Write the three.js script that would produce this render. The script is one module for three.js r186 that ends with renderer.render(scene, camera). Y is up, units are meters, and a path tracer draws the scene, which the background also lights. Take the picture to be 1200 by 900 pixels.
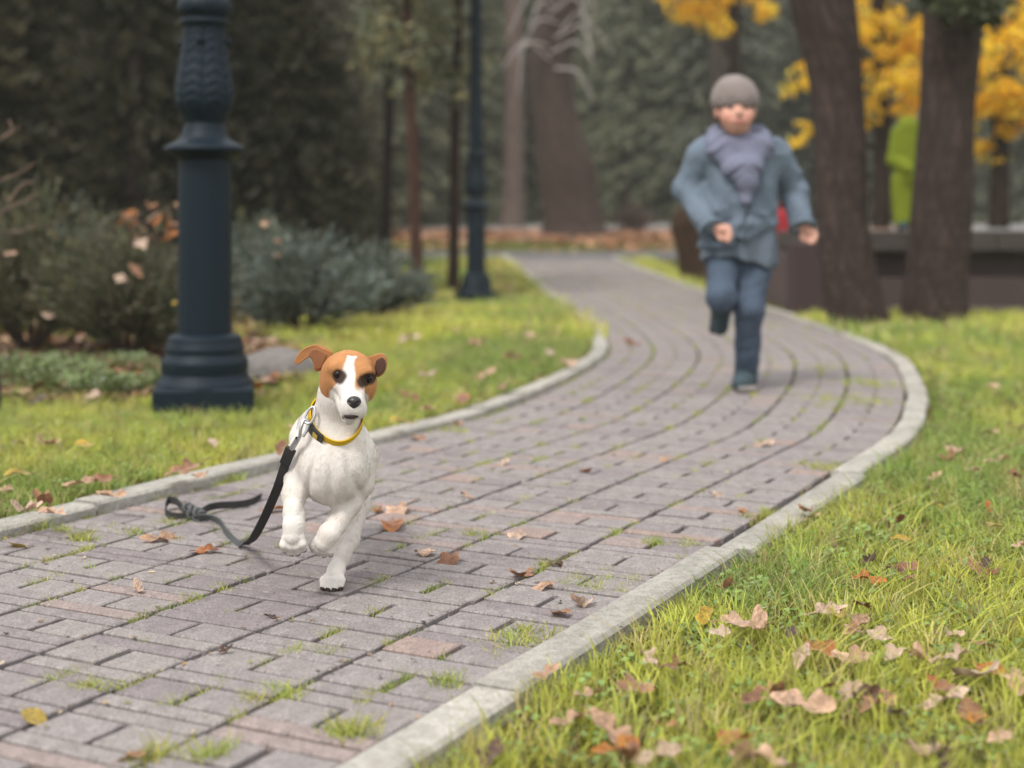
import * as THREE from 'three';
import { mergeGeometries, mergeVertices } from 'three/addons/utils/BufferGeometryUtils.js';
import { RoundedBoxGeometry } from 'three/addons/geometries/RoundedBoxGeometry.js';

// ------------------------------------------------------------------ camera, sky, sun, exposure
const F = 1667, HORIZON = 265, EYE = 0.625;              // focal length and horizon in photo pixels (1200 x 900), eye height in metres
const scene = new THREE.Scene();
const camera = new THREE.PerspectiveCamera(2 * Math.atan(450 / F) * 180 / Math.PI, 4 / 3, 0.05, 600);
camera.position.set(0, EYE, 0);
camera.lookAt(0, EYE, -1);
camera.setViewOffset(1200, 900, 0, 450 - HORIZON, 1200, 900);   // a level camera with a shifted lens
camera.focus = 2.40;
camera.userData.fStop = 2.45;
scene.add(camera);

{ // overcast sky: even cloud, a little brighter overhead
  const w = 256, h = 128, d = new Float32Array(w * h * 4);
  for (let j = 0; j < h; j++) for (let i = 0; i < w; i++) {
    const el = Math.sin((j + 0.5) / h * Math.PI - Math.PI / 2);
    const a = i / w * Math.PI * 2;
    const c = 0.03 * Math.sin(3 * a + 5 * el) + 0.03 * Math.sin(7 * a - 9 * el + 1);
    const L = el < 0 ? 0.3 : (0.6 + 0.5 * el) * (1 + c);
    d.set([L * 1.0, L * 1.0, L * 1.02, 1], (j * w + i) * 4);
  }
  const t = new THREE.DataTexture(d, w, h, THREE.RGBAFormat, THREE.FloatType);
  t.mapping = THREE.EquirectangularReflectionMapping; t.magFilter = THREE.LinearFilter; t.needsUpdate = true;
  scene.background = t; scene.environment = t;
}
const sun = new THREE.DirectionalLight(new THREE.Color(1, 0.95, 0.87), 1.9);
sun.position.set(-7, 16, 5); sun.target.position.set(0, 0, -5);
sun.castShadow = true; sun.shadow.radius = 30; sun.shadow.mapSize.set(2048, 2048);
Object.assign(sun.shadow.camera, { left: -20, right: 20, top: 20, bottom: -20, near: 1, far: 60 });
scene.add(sun, sun.target);
const renderer = new THREE.WebGLRenderer({ antialias: true });
renderer.toneMapping = THREE.LinearToneMapping;
renderer.toneMappingExposure = 1.72;
renderer.shadowMap.enabled = true;
scene.fog = new THREE.FogExp2(0xdfe2d8, 0.0017);   // thin autumn haze between the far trees

// ------------------------------------------------------------------ helpers
function rng(seed) { let a = seed >>> 0; return () => { a |= 0; a = a + 0x6D2B79F5 | 0; let t = Math.imul(a ^ a >>> 15, 1 | a); t = t + Math.imul(t ^ t >>> 7, 61 | t) ^ t; return ((t ^ t >>> 14) >>> 0) / 4294967296; }; }
const R0 = rng(7);
const rr = (r, a, b) => a + (b - a) * r();
const lerp = (a, b, t) => a + (b - a) * t, clamp = (x, a = 0, b = 1) => Math.max(a, Math.min(b, x));
const sstep = (a, b, x) => { const t = clamp((x - a) / (b - a)); return t * t * (3 - 2 * t); };
const V = (x, y, z) => new THREE.Vector3(x, y, z);
const lin = (r, g, b) => new THREE.Color().setRGB(r, g, b);
const names = new Map();
function numbered(n) { const k = names.get(n) || 0; names.set(n, k + 1); return k ? `${n}_${String(k).padStart(3, '0')}` : n; }
function shadows(o) { o.traverse(m => { if (m.isMesh) { m.castShadow = true; m.receiveShadow = true; } }); return o; }
function add(o, name, label, category, group, kind) {
  o.name = numbered(name); if (label) o.userData.label = label; if (category) o.userData.category = category; if (group) o.userData.group = group; if (kind) o.userData.kind = kind;
  shadows(o); scene.add(o); return o;
}
function part(name, geo, mat, parent, label) { const m = new THREE.Mesh(geo, mat); m.name = name; if (label) m.userData.label = label; parent.add(m); return m; }
const hash3 = (x, y, z) => { let n = Math.imul(x, 374761393) ^ Math.imul(y, 668265263) ^ Math.imul(z, 2147483647 - 98765); n = Math.imul(n ^ n >>> 13, 1274126177); return ((n ^ n >>> 16) >>> 0) / 4294967296; };
function vnoise(x, y, z = 0) {
  const X = Math.floor(x), Y = Math.floor(y), Z = Math.floor(z), f = t => t * t * (3 - 2 * t), u = f(x - X), v = f(y - Y), w = f(z - Z);
  const L = (a, b, t) => a + (b - a) * t;
  return L(L(L(hash3(X, Y, Z), hash3(X + 1, Y, Z), u), L(hash3(X, Y + 1, Z), hash3(X + 1, Y + 1, Z), u), v), L(L(hash3(X, Y, Z + 1), hash3(X + 1, Y, Z + 1), u), L(hash3(X, Y + 1, Z + 1), hash3(X + 1, Y + 1, Z + 1), u), v), w);
}
const fbm = (x, y, z = 0, o = 4) => { let s = 0, a = 0.5, n = 0; for (let i = 0; i < o; i++) { s += a * vnoise(x, y, z); n += a; x = x * 2.03 + 11.3; y = y * 2.03 + 7.7; z = z * 2.03 + 3.1; a *= 0.5; } return s / n; };
function tileNoise(u, v, p) { // periodic value noise, p cells a side
  const x = u * p, y = v * p, X = Math.floor(x), Y = Math.floor(y), f = t => t * t * (3 - 2 * t), a = f(x - X), b = f(y - Y), m = k => ((k % p) + p) % p;
  const h = (i, j) => hash3(m(i), m(j), p);
  return lerp(lerp(h(X, Y), h(X + 1, Y), a), lerp(h(X, Y + 1), h(X + 1, Y + 1), a), b);
}
function tex(n, fn, srgb = true, rep = 1) {
  const d = new Uint8Array(n * n * 4);
  for (let j = 0; j < n; j++) for (let i = 0; i < n; i++) { const c = fn(i / n, j / n); d.set([255 * clamp(c[0]), 255 * clamp(c[1]), 255 * clamp(c[2]), 255], (j * n + i) * 4); }
  const t = new THREE.DataTexture(d, n, n); t.wrapS = t.wrapT = THREE.RepeatWrapping; t.magFilter = THREE.LinearFilter; t.minFilter = THREE.LinearMipmapLinearFilter; t.generateMipmaps = true;
  if (srgb) t.colorSpace = THREE.SRGBColorSpace; t.repeat.set(rep, rep); t.needsUpdate = true; return t;
}
const std = (c, rough = 0.8, o = {}) => new THREE.MeshPhysicalMaterial({ color: c, roughness: rough, side: THREE.DoubleSide, specularIntensity: rough > 0.65 ? 0.4 : 1, ...o });
const grey = v => [v, v, v];
const T = {
  grain: tex(512, (u, v) => grey(0.80 + 0.13 * (tileNoise(u, v, 256) - 0.5) + 0.12 * (tileNoise(u, v, 128) - 0.5) + 0.08 * (tileNoise(u, v, 20) - 0.5) + 0.06 * (tileNoise(u, v, 5) - 0.5) - (tileNoise(u + .3, v, 170) > 0.86 ? 0.14 : 0) + (tileNoise(u, v + .4, 170) > 0.88 ? 0.1 : 0))),
  grainB: tex(512, (u, v) => grey(0.5 + 0.35 * (tileNoise(u, v, 200) - 0.5) + 0.3 * (tileNoise(u, v, 90) - 0.5) + 0.25 * (tileNoise(u, v, 20) - 0.5)), false),
  concrete: tex(512, (u, v) => { const a = 0.78 + 0.14 * (tileNoise(u, v, 230) - 0.5) + 0.1 * (tileNoise(u, v, 40) - 0.5) + 0.1 * (tileNoise(u, v, 7) - 0.5) - (tileNoise(u, v, 110) > 0.92 ? 0.14 : 0); return [a, a * 0.985, a * 0.955]; }),
  soil: tex(1024, (u, v) => { const a = 0.25 * tileNoise(u, v, 12) + 0.3 * tileNoise(u, v, 50) + 0.3 * tileNoise(u, v, 190) + 0.25 * tileNoise(u, v, 400), g = tileNoise(u + .5, v, 18); return [0.16 + 0.34 * a + 0.06 * (1 - g), 0.17 + 0.34 * a + 0.05 * g, 0.07 + 0.16 * a]; }),
  bark: tex(512, (u, v) => { const r = Math.abs(tileNoise(u * 1, v * 0.25 + 0.5, 28) - 0.5) * 2, s = tileNoise(u, v, 90); const a = 0.55 + 0.28 * r + 0.14 * (s - 0.5); return [a, a * 0.9, a * 0.86]; }),
  weave: tex(128, (u, v) => grey(0.5 + 0.25 * Math.sin(u * 2 * Math.PI * 16) * Math.sin(v * 2 * Math.PI * 16) + 0.25 * (tileNoise(u, v, 64) - 0.5)), false),
  asphalt: tex(512, (u, v) => grey(0.6 + 0.3 * (tileNoise(u, v, 200) - 0.5) + 0.2 * (tileNoise(u, v, 30) - 0.5))),
};
// ---- ground shape (Z = metres ahead of the camera = -z)
const gBase = Z => Z < 12 ? 0 : Z < 26 ? 0.0024 * (Z - 12) ** 2 : Z < 55 ? 0.47 + 0.02 * (Z - 26) : 1.05 + 0.004 * (Z - 55) ** 2;
const dip = (x, Z) => -0.085 * Math.exp(-(((x + 0.6) / 0.9) ** 2) - ((Z - 12.6) / 2.2) ** 2);
function pixel(u, v, up = 0) { // the point of the ground seen at photo pixel (u, v)
  let Z = 1.0; const g = z => gBase(z) + up;
  while (Z < 150 && EYE - (v - HORIZON) * Z / F > g(Z)) Z += 0.004;
  return V((u - 600) * Z / F, g(Z), -Z);
}
const at = (u, v, Z) => V((u - 600) * Z / F, EYE - (v - HORIZON) * Z / F, -Z);   // photo pixel at a known distance
// ---- centre line of the path in plan (x, Z), half-width
const cl = new THREE.CatmullRomCurve3([[-1.77, 0], [-1.25, 1], [-0.734, 2], [-0.218, 3], [0.29, 4], [0.52, 4.47], [0.76, 5.2], [0.96, 5.98], [1.13, 6.9], [1.2, 8], [1.2, 9.5], [1.1, 13], [0.95, 16.5], [0.78, 19.3], [0.6, 22]].map(p => V(p[0], 0, -p[1])), false, 'centripetal');
cl.arcLengthDivisions = 2000;
const CLEN = cl.getLength(), CN = Math.round(CLEN / 0.02), CP = [];
for (let i = 0; i <= CN; i++) { const p = cl.getPointAt(i / CN), t = cl.getTangentAt(i / CN); CP.push([p.x, -p.z, t.x, -t.z]); }
const halfW = Z => Z < 4 ? 0.64 : Z < 8 ? lerp(0.64, 0.675, (Z - 4) / 4) : Z < 20 ? lerp(0.675, 0.76, (Z - 8) / 12) : 0.76;
function pathAt(s, t) { // s metres along, t = -1 left edge .. 1 right edge -> [x, Z, dirx, dirZ]
  const k = clamp(s / CLEN * CN, 0, CN - 1.001), i = Math.floor(k), f = k - i, a = CP[i], b = CP[i + 1], L = (j) => lerp(a[j], b[j], f);
  const h = halfW(L(1)) * t, dx = L(2), dz = L(3), n = Math.hypot(dx, dz);
  return [L(0) + h * dz / n, L(1) - h * dx / n, dx / n, dz / n];
}
function pathSide(x, Z) { // signed distance to the path's edge: < 0 inside; second: side (-1 left, 1 right)
  let best = 1e9, bi = 0;
  for (let i = 0; i <= CN; i += 4) { const d = (CP[i][0] - x) ** 2 + (CP[i][1] - Z) ** 2; if (d < best) { best = d; bi = i; } }
  const c = CP[bi], lat = (x - c[0]) * c[3] - (Z - c[1]) * c[2];
  return [Math.sqrt(best) - halfW(c[1]), Math.sign(lat)];
}
function lawnY(x, Z) {
  let y = gBase(Z) + dip(x, Z);
  const [d, s] = Z < 24 && Math.abs(x) < 8 ? pathSide(x, Z) : [5, x > 0 ? 1 : -1];
  if (d < 0.05) return Math.min(y, gBase(Z)) - 0.07;
  y += s > 0 ? lerp(-0.016, -0.014, sstep(0.1, 1.2, d)) * (1 - sstep(5, 9, Z)) : 0.012;
  return y + 0.03 * (fbm(x * 1.3, Z * 1.3, 3) - 0.5) * sstep(0.08, 0.6, d);
}
// ---- surface nets over a distance field
function surfaceNets(fn, lo, hi, cell, color) {
  const n = [0, 1, 2].map(k => Math.ceil((hi[k] - lo[k]) / cell) + 1), [nx, ny, nz] = n, val = new Float32Array(nx * ny * nz), id = (i, j, k) => i + nx * (j + ny * k);
  for (let k = 0; k < nz; k++) for (let j = 0; j < ny; j++) for (let i = 0; i < nx; i++) val[id(i, j, k)] = fn(lo[0] + i * cell, lo[1] + j * cell, lo[2] + k * cell);
  const vi = new Int32Array(nx * ny * nz).fill(-1), pos = [], idx = [];
  const C = [[0, 0, 0], [1, 0, 0], [0, 1, 0], [1, 1, 0], [0, 0, 1], [1, 0, 1], [0, 1, 1], [1, 1, 1]], E = [[0, 1], [2, 3], [4, 5], [6, 7], [0, 2], [1, 3], [4, 6], [5, 7], [0, 4], [1, 5], [2, 6], [3, 7]];
  for (let k = 0; k < nz - 1; k++) for (let j = 0; j < ny - 1; j++) for (let i = 0; i < nx - 1; i++) {
    const v = C.map(c => val[id(i + c[0], j + c[1], k + c[2])]); let m = 0; for (let q = 0; q < 8; q++) if (v[q] < 0) m++;
    if (m === 0 || m === 8) continue;
    let x = 0, y = 0, z = 0, c = 0;
    for (const [a, b] of E) if (v[a] < 0 !== v[b] < 0) { const t = v[a] / (v[a] - v[b]); x += lerp(C[a][0], C[b][0], t); y += lerp(C[a][1], C[b][1], t); z += lerp(C[a][2], C[b][2], t); c++; }
    vi[id(i, j, k)] = pos.length / 3; pos.push(lo[0] + (i + x / c) * cell, lo[1] + (j + y / c) * cell, lo[2] + (k + z / c) * cell);
  }
  const quad = (a, b, c, d, flip) => flip ? idx.push(a, c, b, a, d, c) : idx.push(a, b, c, a, c, d);
  for (let k = 1; k < nz - 1; k++) for (let j = 1; j < ny - 1; j++) for (let i = 1; i < nx - 1; i++) {
    const v0 = val[id(i, j, k)];
    if (v0 < 0 !== val[id(i + 1, j, k)] < 0) quad(vi[id(i, j - 1, k - 1)], vi[id(i, j, k - 1)], vi[id(i, j, k)], vi[id(i, j - 1, k)], v0 > 0);
    if (v0 < 0 !== val[id(i, j + 1, k)] < 0) quad(vi[id(i - 1, j, k - 1)], vi[id(i - 1, j, k)], vi[id(i, j, k)], vi[id(i, j, k - 1)], v0 > 0);
    if (v0 < 0 !== val[id(i, j, k + 1)] < 0) quad(vi[id(i - 1, j - 1, k)], vi[id(i, j - 1, k)], vi[id(i, j, k)], vi[id(i - 1, j, k)], v0 > 0);
  }
  const g = new THREE.BufferGeometry(), nor = new Float32Array(pos.length), uv = new Float32Array(pos.length / 3 * 2), col = color && new Float32Array(pos.length), e = cell * 0.6;
  for (let p = 0; p < pos.length; p += 3) {
    const x = pos[p], y = pos[p + 1], z = pos[p + 2], a = fn(x + e, y, z) - fn(x - e, y, z), b = fn(x, y + e, z) - fn(x, y - e, z), c = fn(x, y, z + e) - fn(x, y, z - e), l = Math.hypot(a, b, c) || 1;
    nor.set([a / l, b / l, c / l], p); uv.set([x + z, y], p / 3 * 2); if (color) col.set(color(x, y, z, a / l, b / l, c / l), p);
  }
  g.setAttribute('position', new THREE.Float32BufferAttribute(pos, 3)); g.setAttribute('normal', new THREE.BufferAttribute(nor, 3)); g.setAttribute('uv', new THREE.BufferAttribute(uv, 2));
  if (color) g.setAttribute('color', new THREE.BufferAttribute(col, 3));
  g.setIndex(idx); return g;
}
const smin = (a, b, k) => { const h = Math.max(k - Math.abs(a - b), 0) / k; return Math.min(a, b) - h * h * k * 0.25; };
function cap(x, y, z, a, b, ra, rb) { const bx = b.x - a.x, by = b.y - a.y, bz = b.z - a.z, px = x - a.x, py = y - a.y, pz = z - a.z, t = clamp((px * bx + py * by + pz * bz) / (bx * bx + by * by + bz * bz + 1e-12)); return Math.hypot(px - bx * t, py - by * t, pz - bz * t) - lerp(ra, rb, t); }
function ell(x, y, z, c, rx, ry, rz) { const a = (x - c.x) / rx, b = (y - c.y) / ry, d = (z - c.z) / rz, k = Math.hypot(a, b, d); return (k - 1) * Math.min(rx, ry, rz) * (k < 1 ? 1 : Math.min(1.6, 0.4 + 0.6 * Math.hypot(x - c.x, y - c.y, z - c.z) / (k * Math.min(rx, ry, rz)))); }
function chain(x, y, z, pts, k = 0.01) { let d = 1e9; for (let i = 0; i < pts.length - 1; i++) d = smin(d, cap(x, y, z, pts[i][0], pts[i + 1][0], pts[i][1], pts[i + 1][1]), k); return d; }
// ---- clouds of small leaf-like faces
function leafCloud(items) { // items: [position, direction, length, width, [r,g,b], roll]
  const n = items.length, P = new Float32Array(n * 12), N = new Float32Array(n * 12), C = new Float32Array(n * 12), I = new Uint32Array(n * 6), d = V(), s = V(), nn = V(), up = V(), q = new THREE.Quaternion();
  items.forEach(([p, dir, len, w, c, roll], i) => {
    d.copy(dir).normalize(); up.set(0, 1, 0); if (Math.abs(d.y) > 0.95) up.set(1, 0, 0);
    s.crossVectors(d, up).normalize(); q.setFromAxisAngle(d, roll); s.applyQuaternion(q); nn.crossVectors(s, d);
    const a = [[0, 0], [0.45, -0.5], [1, 0], [0.45, 0.5]];
    a.forEach(([l, k], j) => { const b = -0.12 * len * l * l; P.set([p.x + d.x * len * l + s.x * w * k + nn.x * b, p.y + d.y * len * l + s.y * w * k + nn.y * b, p.z + d.z * len * l + s.z * w * k + nn.z * b], i * 12 + j * 3); N.set([nn.x, nn.y, nn.z], i * 12 + j * 3); C.set(c, i * 12 + j * 3); });
    const o = i * 4; I.set([o, o + 2, o + 1, o, o + 3, o + 2], i * 6);
  });
  const g = new THREE.BufferGeometry(); g.setAttribute('position', new THREE.BufferAttribute(P, 3)); g.setAttribute('normal', new THREE.BufferAttribute(N, 3)); g.setAttribute('color', new THREE.BufferAttribute(C, 3)); g.setIndex(new THREE.BufferAttribute(I, 1)); return g;
}
const leafMat = (o = {}) => new THREE.MeshPhysicalMaterial({ vertexColors: true, roughness: 0.9, specularIntensity: 0.5, transmission: 0.3, thickness: 0, side: THREE.DoubleSide, ...o });
const vary = (r, c, k = 0.25) => { const m = 1 + k * (r() * 2 - 1), h = 0.12 * (r() - 0.5); return [c[0] * (m + h), c[1] * m, c[2] * (m - h)]; };
// ---- a tapered, uneven limb through points [[Vector3, radius], ...]
function limb(pts, seg = 10, sides = 12, rough = 0.06, seed = 1, vScale = 1) {
  const cv = new THREE.CatmullRomCurve3(pts.map(p => p[0])), n = seg, P = [], U = [], I = [], fr = cv.computeFrenetFrames(n);
  for (let i = 0; i <= n; i++) {
    const t = i / n, c = cv.getPoint(t), k = t * (pts.length - 1), a = Math.min(Math.floor(k), pts.length - 2), r = lerp(pts[a][1], pts[a + 1][1], k - a), N = fr.normals[i], B = fr.binormals[i];
    for (let j = 0; j <= sides; j++) { const th = (j % sides) / sides * Math.PI * 2, q = r * (1 + rough * 2 * (fbm(Math.cos(th) * 2.2 + seed * 9, Math.sin(th) * 2.2, t * n * 0.25) - 0.5) + rough * 0.5 * Math.sin(th * 9 + 3 * vnoise(t * 6, seed))); P.push(c.x + q * (Math.cos(th) * N.x + Math.sin(th) * B.x), c.y + q * (Math.cos(th) * N.y + Math.sin(th) * B.y), c.z + q * (Math.cos(th) * N.z + Math.sin(th) * B.z)); U.push(j / sides * r * 12 * vScale, t * cv.getLength() * vScale); }
  }
  for (let i = 0; i < n; i++) for (let j = 0; j < sides; j++) { const a = i * (sides + 1) + j, b = a + sides + 1; I.push(a, a + 1, b, b, a + 1, b + 1); }
  const g = new THREE.BufferGeometry(); g.setAttribute('position', new THREE.Float32BufferAttribute(P, 3)); g.setAttribute('uv', new THREE.Float32BufferAttribute(U, 2)); g.setIndex(I); g.computeVertexNormals(); return g;
}
const barkMat = (c) => std(c, 0.95, { map: T.bark, bumpMap: T.bark, bumpScale: 0.012 });
// ------------------------------------------------------------------ ground
{
  const axis = (a, b, step, grow, far0, far1) => { const o = []; for (let x = a; x <= b + 1e-6; x += step) o.push(x); let s = step; while (o[o.length - 1] < far1) { s *= grow; o.push(o[o.length - 1] + s); } s = step; while (o[0] > far0) { s *= grow; o.unshift(o[0] - s); } return o; };
  const xs = axis(-4, 4.5, 0.07, 1.14, -140, 140), zs = axis(1, 13, 0.07, 1.1, -40, 190), P = [], U = [], I = [];
  const inRoad = Z => (Z > 20.2 && Z < 21.9) || (Z > 28.3 && Z < 35);
  for (const Z of zs) for (const x of xs) { P.push(x, lawnY(x, Math.max(Z, 0)) - (inRoad(Z) ? 0.06 : 0), -Z); U.push(x * 0.6, Z * 0.6); }
  const w = xs.length; for (let j = 0; j < zs.length - 1; j++) for (let i = 0; i < w - 1; i++) { const a = j * w + i; I.push(a, a + 1, a + w, a + 1, a + w + 1, a + w); }
  const g = new THREE.BufferGeometry(); g.setAttribute('position', new THREE.Float32BufferAttribute(P, 3)); g.setAttribute('uv', new THREE.Float32BufferAttribute(U, 2)); g.setIndex(I); g.computeVertexNormals();
  add(new THREE.Mesh(g, std(lin(0.62, 0.62, 0.55), 1, { map: T.soil, bumpMap: T.soil, bumpScale: 0.02 })), 'ground', 'grassy park soil with brown leaf crumbs between the plants', 'ground', null, 'structure');
}
function strip(Z0, Z1, x0, x1, up, n = 24, uvk = 0.5) {
  const P = [], U = [], I = []; for (let i = 0; i <= n; i++) for (let k = 0; k <= 24; k++) { const Z = lerp(Z0, Z1, i / n), x = lerp(x0, x1, k / 24); P.push(x, gBase(Z) + up, -Z); U.push(x * uvk, Z * uvk); }
  for (let i = 0; i < n; i++) for (let k = 0; k < 24; k++) { const a = i * 25 + k; I.push(a, a + 1, a + 25, a + 1, a + 26, a + 25); }
  const g = new THREE.BufferGeometry(); g.setAttribute('position', new THREE.Float32BufferAttribute(P, 3)); g.setAttribute('uv', new THREE.Float32BufferAttribute(U, 2)); g.setIndex(I); g.computeVertexNormals(); return g;
}
add(new THREE.Mesh(strip(20.1, 22.0, -30, 34, 0.0), std(lin(0.34, 0.33, 0.33), 0.95, { map: T.asphalt })), 'park_road', 'grey asphalt drive crossing beyond the end of the paved path', 'road', null, 'structure');
add(new THREE.Mesh(strip(28.2, 35.2, -40, 44, 0.02), std(lin(0.62, 0.6, 0.6), 0.95, { map: T.asphalt })), 'far_road', 'pale grey walkway behind the strip of orange fallen leaves', 'road', null, 'structure');

// ------------------------------------------------------------------ paved path: bed, pavers one by one, kerb stones
const path = new THREE.Group();
{
  const P = [], U = [], I = [], n = 500; // bed of dark sand under the pavers
  for (let i = 0; i <= n; i++) for (const t of [-1.03, -0.5, 0, 0.5, 1.03]) { const [x, Z] = pathAt(i / n * (CLEN - 1.6), t); P.push(x, gBase(Z) - 0.016, -Z); U.push(x, Z); }
  for (let i = 0; i < n; i++) for (let k = 0; k < 4; k++) { const a = i * 5 + k; I.push(a, a + 1, a + 5, a + 1, a + 6, a + 5); }
  const g = new THREE.BufferGeometry(); g.setAttribute('position', new THREE.Float32BufferAttribute(P, 3)); g.setAttribute('uv', new THREE.Float32BufferAttribute(U, 2)); g.setIndex(I); g.computeVertexNormals();
  part('joint_sand', g, std(lin(0.16, 0.14, 0.125), 1, { map: T.soil, bumpMap: T.soil, bumpScale: 0.01 }), path);
}
function paverGeo(w, d, seed) { // a concrete paver with worn, chamfered top edges; top at y = 0
  const r = rng(seed), hx = w / 2, hz = d / 2, c = 0.002, P = [], I = [], U = [], N = 1, top = [], mid = [], low = [];
  const j = () => (r() - 0.5) * 0.003;
  const cs = [[-1, -1], [1, -1], [1, 1], [-1, 1]].map(([a, b]) => [a * hx + j(), b * hz + j()]);
  for (const [x, z] of cs) { const k = P.length / 3; P.push(x - Math.sign(x) * c, 0, z - Math.sign(z) * c, x, -c * 0.9, z, x, -0.045, z); top.push(k); mid.push(k + 1); low.push(k + 2); }
  const Q = [], UV = [], ou = r() * 5, ov = r() * 5, tri = (a, b, c2) => { for (const q of [a, b, c2]) { const y = P[q * 3 + 1]; Q.push(P[q * 3], y, P[q * 3 + 2]); UV.push((P[q * 3] + ou) * 2.5, (P[q * 3 + 2] + y + ov) * 2.5); } };
  tri(top[0], top[2], top[1]); tri(top[0], top[3], top[2]);
  for (let k = 0; k < 4; k++) { const n = (k + 1) % 4; tri(top[k], top[n], mid[n]); tri(top[k], mid[n], mid[k]); tri(mid[k], mid[n], low[n]); tri(mid[k], low[n], low[k]); }
  const g = new THREE.BufferGeometry(); g.setAttribute('position', new THREE.Float32BufferAttribute(Q, 3)); g.setAttribute('uv', new THREE.Float32BufferAttribute(UV, 2)); g.computeVertexNormals(); return g;
}
{
  const r = rng(21), W0 = 0.64 / 3, pieces = [];
  for (let c = 0; c < 6; c++) {
    const t0 = -1 + c / 3, tc = t0 + 1 / 6; let s = 0.6 + r() * 0.1, k = Math.floor(r() * 3);
    while (s < CLEN - 1.75) {
      const a = pathAt(s, tc), b = pathAt(s + 0.01, tc), dl = Math.hypot(b[0] - a[0], b[1] - a[1]) / 0.01, len = k % 3 === 0 ? 0.079 : 0.0395, ds = len / dl, m = pathAt(s + ds / 2, tc), hw = halfW(m[1]), W = hw / 3;
      if (k % 3 === 0) for (const q of [-1, 1]) { const p = pathAt(s + ds / 2, tc + q / 12); pieces.push({ x: p[0], Z: p[1], d: [p[2], p[3]], w: W / 2 - 0.0115, l: len - 0.008, kind: 0 }); }
      else pieces.push({ x: m[0], Z: m[1], d: [m[2], m[3]], w: W - 0.0115, l: len - 0.008, kind: 1 });
      s += ds; k++;
    }
  }
  const tones = [[0.405, 0.364, 0.36], [0.395, 0.353, 0.348], [0.42, 0.378, 0.373], [0.38, 0.34, 0.338], [0.41, 0.366, 0.358], [0.425, 0.382, 0.371], [0.47, 0.36, 0.325], [0.45, 0.365, 0.345], [0.355, 0.31, 0.315]];
  const pick = () => { const q = r(); return q < 0.04 ? 6 : q < 0.08 ? 7 : q < 0.2 ? 8 : Math.floor(r() * 6); };
  const mats = tones.map(c => std(lin(...c), 0.86, { map: T.grain, bumpMap: T.grainB, bumpScale: 0.0018 }));
  const geos = [0, 1].map(k => [0, 1, 2, 3, 4].map(i => k ? paverGeo(W0 - 0.0115, 0.0315, 300 + i) : paverGeo(W0 / 2 - 0.0115, 0.071, 320 + i)));
  for (const p of pieces) {
    p.y = gBase(p.Z) + (r() - 0.5) * 0.003; p.tone = pick(); p.ry = Math.atan2(-p.d[0], p.d[1]) + (r() - 0.5) * 0.022; p.rx = (r() - 0.5) * 0.01; p.rz = (r() - 0.5) * 0.008; p.v = Math.floor(r() * 5);
    p.x += (r() - 0.5) * 0.003; p.Z += (r() - 0.5) * 0.002;
    const u = 600 + F * p.x / p.Z, v = HORIZON + F * EYE / p.Z; p.seen = u > -40 && u < 1240 && v < 930 ? v * (p.kind ? 0.97 : 1) : -1;
  }
  pieces.sort((a, b) => b.seen - a.seen);
  const rest = [], M = new THREE.Matrix4(), E = new THREE.Euler(), Q = new THREE.Quaternion();
  pieces.forEach((p, i) => {
    if (i < 300) { const m = part('paver', geos[p.kind][p.v], mats[p.tone], path); m.position.set(p.x, p.y, -p.Z); m.rotation.set(p.rx, p.ry, p.rz); return; }
    const g = geos[p.kind][p.v].clone(), c = tones[p.tone], n = g.attributes.position.count, C = new Float32Array(n * 3); for (let q = 0; q < n; q++) C.set(c, q * 3);
    g.setAttribute('color', new THREE.BufferAttribute(C, 3));
    M.compose(V(p.x, p.y, -p.Z), Q.setFromEuler(E.set(p.rx, p.ry, p.rz)), V(p.w / (p.kind ? W0 - 0.0115 : W0 / 2 - 0.0115), 1, 1)); g.applyMatrix4(M); rest.push(g);
  });
  const m = part('pavers_farther_on', mergeGeometries(rest), std(lin(1, 1, 1), 0.86, { vertexColors: true, map: T.grain, bumpMap: T.grainB, bumpScale: 0.0018 }), path); m.userData.kind = 'stuff';
}
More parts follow.
